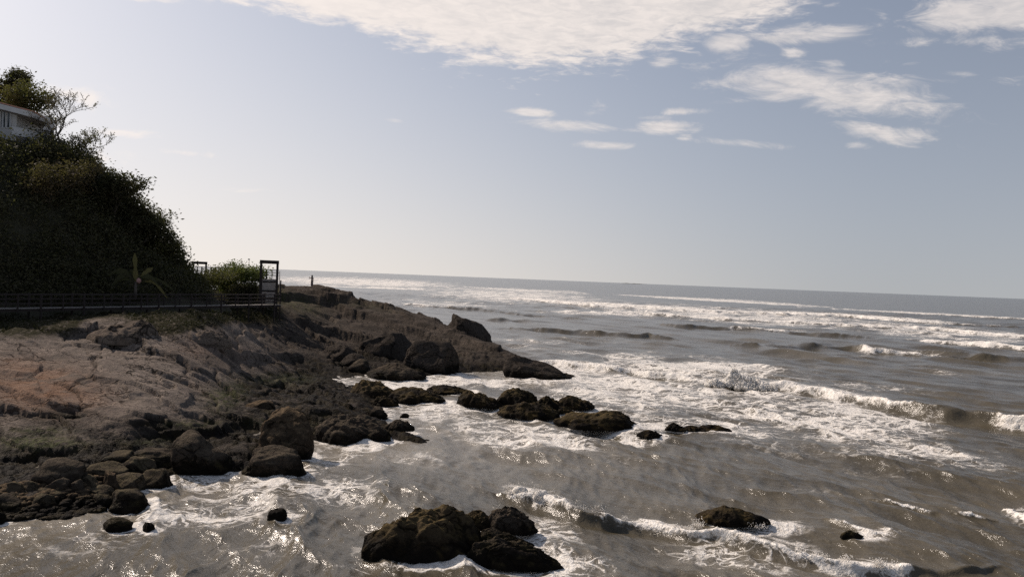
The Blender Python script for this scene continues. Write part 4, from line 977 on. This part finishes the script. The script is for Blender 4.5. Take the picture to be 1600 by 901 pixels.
def banana(px, py, Y):
    b = at_y(px, py, Y); t = thing('banana_plant', 'banana plant with one bright upright leaf behind the boardwalk railing', 'plant', b)
    rs = np.random.RandomState(4); S = Y / F
    mb = MB(); mb.tube([(b[0], b[1], b[2] - .4), (b[0] + .05, b[1], b[2] + 1.2)], [.16, .1], 8); mb.build('stem', M_BARK, t, smooth=True)
    # (tip dx px, tip dy px, arch, width px, bright)
    for dx, dy, arch, w, br in [(-3, -64, .05, 9, 1), (25, -42, .15, 7, 1), (-40, -28, .5, 7, 0), (-36, -10, .6, 6, 0), (40, -14, .55, 6, 0), (58, -8, .5, 5, 0), (-20, -34, .35, 6, 0), (48, 6, .6, 5, 1), (14, -20, .4, 6, 0), (-46, 2, .6, 5, 0)]:
        p0 = np.array([0.05, 0, 1.0]); tip = np.array([dx * S, rs.normal() * .4, -dy * S]); n = 9
        Vs = []; 
        for i in range(n):
            q = i / (n - 1); c = p0 + (tip - p0) * q + np.array([0, 0, arch * 1.6 * math.sin(math.pi * q)])
            ww = w * S * .5 * math.sin(math.pi * min(1, (q * .92 + .06))) ** .6
            tv = tip - p0; side = np.array([-tv[2], .25, tv[0]]); side /= np.linalg.norm(side)
            jag = 1 + .3 * rs.normal()
            Vs += [c + side * ww * jag + np.array([0, 0, .04]), c, c - side * ww * jag + np.array([0, 0, .04])]
        Fs = []
        for i in range(n - 1): Fs += [[i * 3, i * 3 + 1, i * 3 + 4, i * 3 + 3], [i * 3 + 1, i * 3 + 2, i * 3 + 5, i * 3 + 4]]
        me = mesh_np('leaf', np.array(Vs), np.array(Fs)); vattr(me, 'leaf', np.full(len(Vs), .9 if br else .3))
        obj('leaf', me, L_OLIVE if br else L_DARK, t)
    D, Fc = ico(3); me = mesh_np('flower_bud', D * np.array([.22, .22, .26]) + np.array([.45, -.3, 1.35]), Fc)
    obj('flower_bud', me, M_BUD, t)
M_BUD, T = material('pink_bud')
T.t.links.new(T.n('ShaderNodeBsdfPrincipled', {'Base Color': (.34, .19, .16, 1), 'Roughness': .7}).outputs[0], T.n('ShaderNodeOutputMaterial').inputs[0])
banana(211, 460, 77)

# ------------------------------------------------------------------ boardwalks and stair tower
def wood(name, a, b, rough=.8):
    m, T = material(name)
    tc = T.n('ShaderNodeNewGeometry').outputs['Position']
    n = T.noise(tc, 3.0, 5, .65); g = T.noise(T.n('ShaderNodeMapping', {'Vector': tc, 'Scale': (14, 14, 1.5)}).outputs[0], 1.0, 3, .6)
    col = T.mix(T.m('MULTIPLY_ADD', n, .6, T.m('MULTIPLY', g, .4)), a, b)
    bp = T.n('ShaderNodeBump', {'Height': g, 'Strength': .3, 'Distance': .02})
    T.t.links.new(T.n('ShaderNodeBsdfPrincipled', {'Base Color': col, 'Roughness': rough, 'Normal': bp.outputs[0]}).outputs[0], T.n('ShaderNodeOutputMaterial').inputs[0])
    return m
W_DARK = wood('dark_stained_timber', (.018, .013, .011), (.04, .029, .025), .95)
W_DECK = wood('weathered_deck_planks', (.14, .125, .11), (.25, .225, .2))
W_STEP = wood('bleached_stair_boards', (.3, .26, .225), (.42, .37, .33))

def boardwalk(label, A, B, width, zdeck, post_gap, rail_h, nrails, ground, first=.0, balusters=0):
    A = Vector((*A, zdeck)); B = Vector((*B, zdeck)); d = (B - A); L = d.length; d.normalize(); sd = d.cross(Vector((0, 0, 1))).normalized()   # sd points to the near side
    if sd.y > 0: sd = -sd
    t = thing('boardwalk', label, 'boardwalk', (A.x, A.y, zdeck))
    mb = MB(); q = 0.0
    while q < L:
        p = A + d * (q + .07); mb.bar(p - sd * width / 2 - Vector((0, 0, .02)), p + sd * width / 2 - Vector((0, 0, .02)), .13, .04); q += .145
    mb.build('deck', W_DECK, t)
    mb = MB()
    for s in (-1, 1):
        e = sd * (s * (width / 2 - .1)) - Vector((0, 0, .15)); mb.bar(A + e, B + e, .08, .2)
    mb.build('joist', W_DARK, t)
    for s in (-1, 1):
        for k in range(nrails):
            hz = rail_h * (k + 1) / nrails
            e = sd * (s * (width / 2 + .0)) + Vector((0, 0, hz - .03)); mb = MB(); mb.bar(A + e, B + e, .07 if k < nrails - 1 else .12, .06); mb.build('rail', W_DARK, t)
    n = int(L / post_gap)
    for i in range(n + 1):
        p = A + d * (first + i * post_gap)
        if (p - A).length > L + .1: break
        for s in (-1, 1):
            e = p + sd * (s * (width / 2 + .075))
            g = ground(e.x, e.y) - .3 if i % 2 == 0 else zdeck - .3
            mb = MB(); mb.bar((e.x, e.y, g), (e.x, e.y, zdeck + rail_h + .04), .13 if i % 2 == 0 else .1, .13 if i % 2 == 0 else .1, (0, 1, 0)); mb.build('post', W_DARK, t)
    return t
gl = lambda x, y: float(land(np.array([x]), np.array([y]), False)[0])
WA = at_z(-110, 483.0, 6.0); WB = at_z(432, 475.3, 6.0)
boardwalk('long lower wooden boardwalk with dark railings along the foot of the wooded slope', WA[:2], WB[:2], 1.5, 6.0, 1.9, 1.15, 3, gl, .3)
TY = 92.5
pL, pR = at_y(406.5, 475, TY), at_y(431, 475, TY)
ZU = 8.75
t = thing('stair_tower', 'dark timber stair tower with an open portal and pale steps', 'stair tower', ((pL[0] + pR[0]) / 2, TY, 6.0)); t.rotation_euler.z = R(16.5)
ztop = at_y(418, 406.5, TY)[2]
for p in (pL, pR):
    for yy in (TY, TY + 4.6):
        mb = MB(); g = min(gl(p[0], yy), 5.2) - .6
        mb.bar((p[0], yy, g), (p[0], yy, ztop - .4 if yy == TY else ZU + 1.15), .27, .24, (0, 1, 0)); mb.build('post', W_DARK, t)
mb = MB(); mb.bar((pL[0] - .16, TY, ztop - .2), (pR[0] + .16, TY, ztop - .2), .3, .4); mb.build('beam', W_DARK, t)
mb = MB(); n = 13
st = None
x0, x1 = pL[0] + .16, pR[0] - .12
mb = MB()
for xx in (x0 - .04, x1 + .02): mb.bar((xx, TY + .3, 6.0), (xx, TY + 4.4, ZU), .06, .26)
st = mb.build('staircase', W_DARK, t)
for k in range(n):
    mb = MB(); zz = 6.0 + (ZU - 6.0) * (k + 1) / n; yy = TY + .35 + 4.0 * k / n
    mb.box((x0, yy, zz - (ZU - 6.0) / n + .002), (x1, yy + .03, zz - .042)); mb.box((x0, yy - .03, zz - .04), (x1, yy + .33, zz))
    mb.build('step', W_STEP if k not in (2, 6, 11) else W_DARK, st)
mb = MB(); mb.box((pL[0] - .1, TY + 4.4, ZU - .25), (pR[0] + .1, TY + 6.4, ZU)); mb.build('landing', W_DARK, t)
for hz in (.45, .8, 1.12):
    mb = MB(); mb.bar((pL[0], TY + 6.3, ZU + hz), (pR[0], TY + 6.3, ZU + hz), .07, .06); mb.build('rail', W_DARK, t)
for k in range(4):
    xx = pL[0] + (pR[0] - pL[0]) * k / 3; mb = MB(); mb.bar((xx, TY + 6.4, ZU - .2), (xx, TY + 6.4, ZU + 1.15), .09, .09, (0, 1, 0)); mb.build('baluster', W_DARK, t)
for hz in (.35, .75, 1.1):                                        # railing across the end of the lower walk, in front of the stair
    mb = MB(); mb.bar((pL[0] + .9, TY - 1.1, 6.0 + hz), (pR[0] + .3, TY - 1.1, 6.0 + hz), .06, .06); mb.build('rail', W_DARK, t)
for xx, za, zb in ((pL[0] + .55, 5.8, 7.25), (pR[0] + .42, gl(pR[0], TY - 1.1) - .5, 8.75)):
    mb = MB(); mb.bar((xx, TY - 1.1, za), (xx, TY - 1.1, zb), .15, .15, (0, 1, 0)); mb.build('newel_post', W_DARK, t)
for hz in (.5, 1.0):                                             # sloping handrails up the right side
    mb = MB(); mb.bar((pR[0] + .3, TY - 1.0, 6.0 + hz), (pR[0] + .3, TY + 4.6, ZU + hz), .07, .09); mb.build('handrail', W_DARK, t)
mb = MB(); mb.bar((pL[0] - 1.0, TY - .6, 4.6), (pL[0] + .2, TY - .2, 5.8), .1, .1); mb.build('brace', W_DARK, t)
UA = at_y(300, 430, 114.5)[:2]; UB = (pL[0] - 1.75, TY + 5.4)
boardwalk('upper wooden boardwalk leading from the stair tower back behind the green bush', UB, UA, 1.7, ZU, 1.6, 1.15, 2, lambda x, y: 6.0, .4)
PY = 113.6
t = thing('portal_frame', 'far wooden portal rising from the bushes at the end of the upper boardwalk', 'portal', (*at_y(312, 430, PY)[:2], ZU))
for px in (301.5, 321.5):
    w = at_y(px, 430, PY); mb = MB(); mb.bar((w[0], PY, ZU - 1.5), (w[0], PY, at_y(312, 412, PY)[2]), .2, .2, (0, 1, 0)); mb.build('post', W_DARK, t)
wA, wB = at_y(299.5, 410.5, PY), at_y(323.5, 410.5, PY); mb = MB(); zz = at_y(312, 410.5, PY)[2]
mb.bar((wA[0], PY, zz), (wB[0], PY, zz), .26, .36); mb.build('beam', W_DARK, t)
M_METAL, T = material('galvanised_pole')
T.t.links.new(T.n('ShaderNodeBsdfPrincipled', {'Base Color': (.35, .33, .32, 1), 'Roughness': .5, 'Metallic': .4}).outputs[0], T.n('ShaderNodeOutputMaterial').inputs[0])
w = at_y(388.3, 430, 112); t = thing('lamp_post', 'thin pale lamp post rising behind the upper boardwalk railing', 'lamp post', (w[0], 112, 6.0))
mb = MB(); mb.tube([(w[0], 112, 5.5), (w[0], 112, at_y(388, 405.5, 112)[2])], [.07, .045], 8); mb.build('pole', M_METAL, t, smooth=True)
mb = MB(); zt = at_y(388, 405.5, 112)[2]; mb.box((w[0] - .1, 111.8, zt - .03), (w[0] + .1, 112.1, zt + .12)); mb.build('lamp_head', M_METAL, t)

# ------------------------------------------------------------------ house at the top of the slope
def plain(name, c, rough=.7, n=.15):
    m, T = material(name)
    nz = T.noise(T.n('ShaderNodeNewGeometry').outputs['Position'], 1.5, 5, .65)
    T.t.links.new(T.n('ShaderNodeBsdfPrincipled', {'Base Color': T.mix(nz, tuple(v * (1 - n * 2) for v in c), tuple(min(1, v * (1 + n)) for v in c)), 'Roughness': rough}).outputs[0], T.n('ShaderNodeOutputMaterial').inputs[0])
    return m
M_WHITE = plain('white_render', (.6, .58, .56)); M_SOFFIT = plain('painted_soffit', (.5, .42, .36)); M_TILE = plain('terracotta_tiles', (.42, .20, .13)); M_CURT = plain('pale_curtain', (.55, .55, .56))
M_GLASS, T = material('window_glass')
T.t.links.new(T.n('ShaderNodeBsdfPrincipled', {'Base Color': (.05, .06, .065, 1), 'Roughness': .08}).outputs[0], T.n('ShaderNodeOutputMaterial').inputs[0])
def house():
    Y = 86.0; P = lambda px, py, dy=0: Vector(at_y(px, py, Y + dy))
    b = P(0, 222); t = thing('house', 'white house with an overhanging roof among the trees at the top left', 'house', b)
    zb, zt = P(10, 228).z, P(10, 166).z
    xr = P(26, 190).x; xl = xr - 11
    mb = MB(); mb.box((xl, Y, zb - 2), (xr, Y + 7, zt)); mb.build('wall', M_WHITE, t)
    # roof slab: the near eave runs down to the right, a pointed overhang beyond the wall
    e0, e1, e2 = P(-170, 118, -1.2), P(50, 175, -1.2), P(72, 186, 1.0)
    th = Vector((0, 0, .55)); back = Vector((-6, 8.5, .5))
    mb = MB()
    lo = [e0 - th, e1 - th, e2 - th * .7, e2 + Vector((-4.8, 7, .2)) - th, e0 + back - th]; hi = [e0, e1, e2, e2 + Vector((-4.8, 7, .6)), e0 + back]
    hi[4] = hi[4] + Vector((0, 0, .2))
    mb.add(lo + hi, [(4, 3, 2, 1, 0), (0, 1, 6, 5), (1, 2, 7, 6), (2, 3, 8, 7), (3, 4, 9, 8), (4, 0, 5, 9), (5, 6, 7, 8, 9)])
    rf = mb.build('roof', M_WHITE, t)
    mb = MB(); up_ = Vector((0, 0, .06)); ins = Vector((0, .25, .06))
    q = [hi[0] + ins, hi[1] + ins, hi[2] + Vector((-.3, .3, .06)), hi[3] + up_, hi[4] + up_]; q2 = [v + Vector((0, .1, .12)) for v in q]
    mb.add(q + q2, [(4, 3, 2, 1, 0), (0, 1, 6, 5), (1, 2, 7, 6), (2, 3, 8, 7), (3, 4, 9, 8), (4, 0, 5, 9), (5, 6, 7, 8, 9)])
    mb.build('roof_tiles', M_TILE, rf)
    mb = MB(); mb.add([v + Vector((0, .15, -.02)) for v in lo], [(4, 3, 2, 1, 0)]); mb.add([v + Vector((0, .15, -.012)) for v in lo], [(0, 1, 2, 3, 4)]); mb.build('soffit', M_SOFFIT, t)
    wx0, wx1 = P(1, 190).x, P(18, 190).x; z0, z1 = P(10, 200).z, P(10, 174).z
    mb = MB()
    for a, c in (((wx0, z0), (wx1, z0)), ((wx0, z1), (wx1, z1)), ((wx0, z0), (wx0, z1)), ((wx1, z0), (wx1, z1)), (((wx0 + wx1) / 2, z0), ((wx0 + wx1) / 2, z1))):
        mb.bar((a[0], Y - .03, a[1]), (c[0], Y - .03, c[1]), .1, .1, (0, 1, 0))
    wn = mb.build('window', M_WHITE, t)
    mb = MB(); mb.box((wx0, Y - .018, z0), (wx1, Y - .004, z1)); mb.build('pane', M_GLASS, wn)
    mb = MB()
    for k in range(3):
        xx = wx0 + .12 + k * .42; mb.box((xx, Y - .028, z0), (xx + .2, Y - .02, z1))
    mb.build('curtain', M_CURT, wn)
    # curved balcony parapet right of the wall
    cx, cy, rr_ = P(28, 210).x, Y + .6, 1.7; z0, z1 = P(40, 214).z, P(40, 201).z; mb = MB(); n = 14; vs = []
    for i in range(n + 1):
        a = -math.pi / 2 + math.pi / 2 * i / n * 1.3
        for r_ in (rr_, rr_ - .15):
            x_, y_ = cx + math.cos(a) * r_, cy + math.sin(a) * r_; drop = .35 * i / n
            vs += [(x_, y_, z0 - drop), (x_, y_, z1 - drop)]
    fs = []
    for i in range(n):
        o = i * 4; fs += [(o, o + 4, o + 5, o + 1), (o + 3, o + 7, o + 6, o + 2), (o + 1, o + 5, o + 7, o + 3), (o + 2, o + 6, o + 4, o)]
    mb.add(vs, fs); mb.build('balcony', M_WHITE, t)
house()

# ------------------------------------------------------------------ person on the headland
def person():
    b = at_y(487, 453.0, 121.5); Yp = 121.5
    x, z = b[0], float(land(np.array([b[0]]), np.array([Yp]))[0]) - .03
    t = thing('person', 'person in a long dress with one arm raised, standing on the headland top', 'person', (x, Yp, z))
    J = [(0, 0, .92), (0, .01, 1.12), (0, .02, 1.33), (0, .01, 1.44), (0, -.01, 1.56), (0, -.01, 1.66),
         (-.17, .0, 1.36), (-.36, .04, 1.16), (-.46, .10, 1.42), (-.48, .12, 1.55), (.17, 0, 1.36), (.23, .02, 1.10), (.22, .06, .86), (.21, .08, .77),
         (-.09, 0, .86), (-.10, .02, .48), (-.10, -.02, .09), (-.10, .13, .03), (.09, 0, .86), (.10, .03, .48), (.11, -.01, .09), (.12, .14, .03)]
    E = [(0, 1), (1, 2), (2, 3), (3, 4), (4, 5), (2, 6), (6, 7), (7, 8), (8, 9), (2, 10), (10, 11), (11, 12), (12, 13), (0, 14), (14, 15), (15, 16), (16, 17), (0, 18), (18, 19), (19, 20), (20, 21)]
    rad = [.14, .12, .15, .055, .095, .07, .065, .055, .05, .055, .055, .042, .034, .04, .085, .06, .042, .035, .085, .06, .042, .035]
    me = bpy.data.meshes.new('body'); me.from_pydata(J, E, [])
    o = obj('body', me, plain('skin', (.42, .27, .2)), t)
    sk = o.modifiers.new('skin', 'SKIN'); o.modifiers.new('sub', 'SUBSURF').levels = 1
    for i, r_ in enumerate(rad): me.skin_vertices[0].data[i].radius = (r_, r_ * .8)
    me.skin_vertices[0].data[0].use_root = True
    prof = [(1.41, .08), (1.36, .17), (1.25, .155), (1.08, .12), (.95, .17), (.7, .18), (.4, .18), (.12, .2)]
    n = 20; V = [(math.cos(2 * math.pi * k / n) * r_ * (1 + .05 * math.sin(5 * 2 * math.pi * k / n) * (1.4 - z_)), math.sin(2 * math.pi * k / n) * r_ * .75, z_) for z_, r_ in prof for k in range(n)]
    Fq = [[i * n + k, (i + 1) * n + k, (i + 1) * n + (k + 1) % n, i * n + (k + 1) % n] for i in range(len(prof) - 1) for k in range(n)]
    obj('dress', mesh_np('dress', V, Fq), plain('brown_dress', (.15, .11, .095)), t)
    D, Fc = ico(3); V = D * np.array([.12, .115, .13]) + np.array([0, -.03, 1.65]); V[:, 1] -= np.clip(-D[:, 1], 0, 1) * .0; low = D[:, 2] < 0
    V[low & (D[:, 1] < .2), 2] -= .16
    obj('hair', mesh_np('hair', V, Fc), plain('dark_hair', (.03, .02, .016)), t)
person()

# ------------------------------------------------------------------ island on the horizon
def island():
    w = at_y(988, 443, 14000); n, m = 60, 24; Vs = []
    for i in range(n):
        u = i / (n - 1)
        for j in range(m):
            v = j / (m - 1); env = (math.sin(math.pi * u) * math.sin(math.pi * v)) ** .7
            hh = 13 * env * (.55 + .9 * abs(perlin2(np.array([u * 5]), np.array([v * 2.]), 3)[0])) - 3
            Vs.append(((u - .5) * 480, (v - .5) * 200, hh))
    i = (np.arange(n - 1)[:, None] * m + np.arange(m - 1)[None, :]).ravel()
    o = obj('island', mesh_np('island', Vs, np.stack([i, i + m, i + m + 1, i + 1], -1)), M_SOIL, loc=(w[0], 14000, 0)); o['kind'] = 'structure'
island()
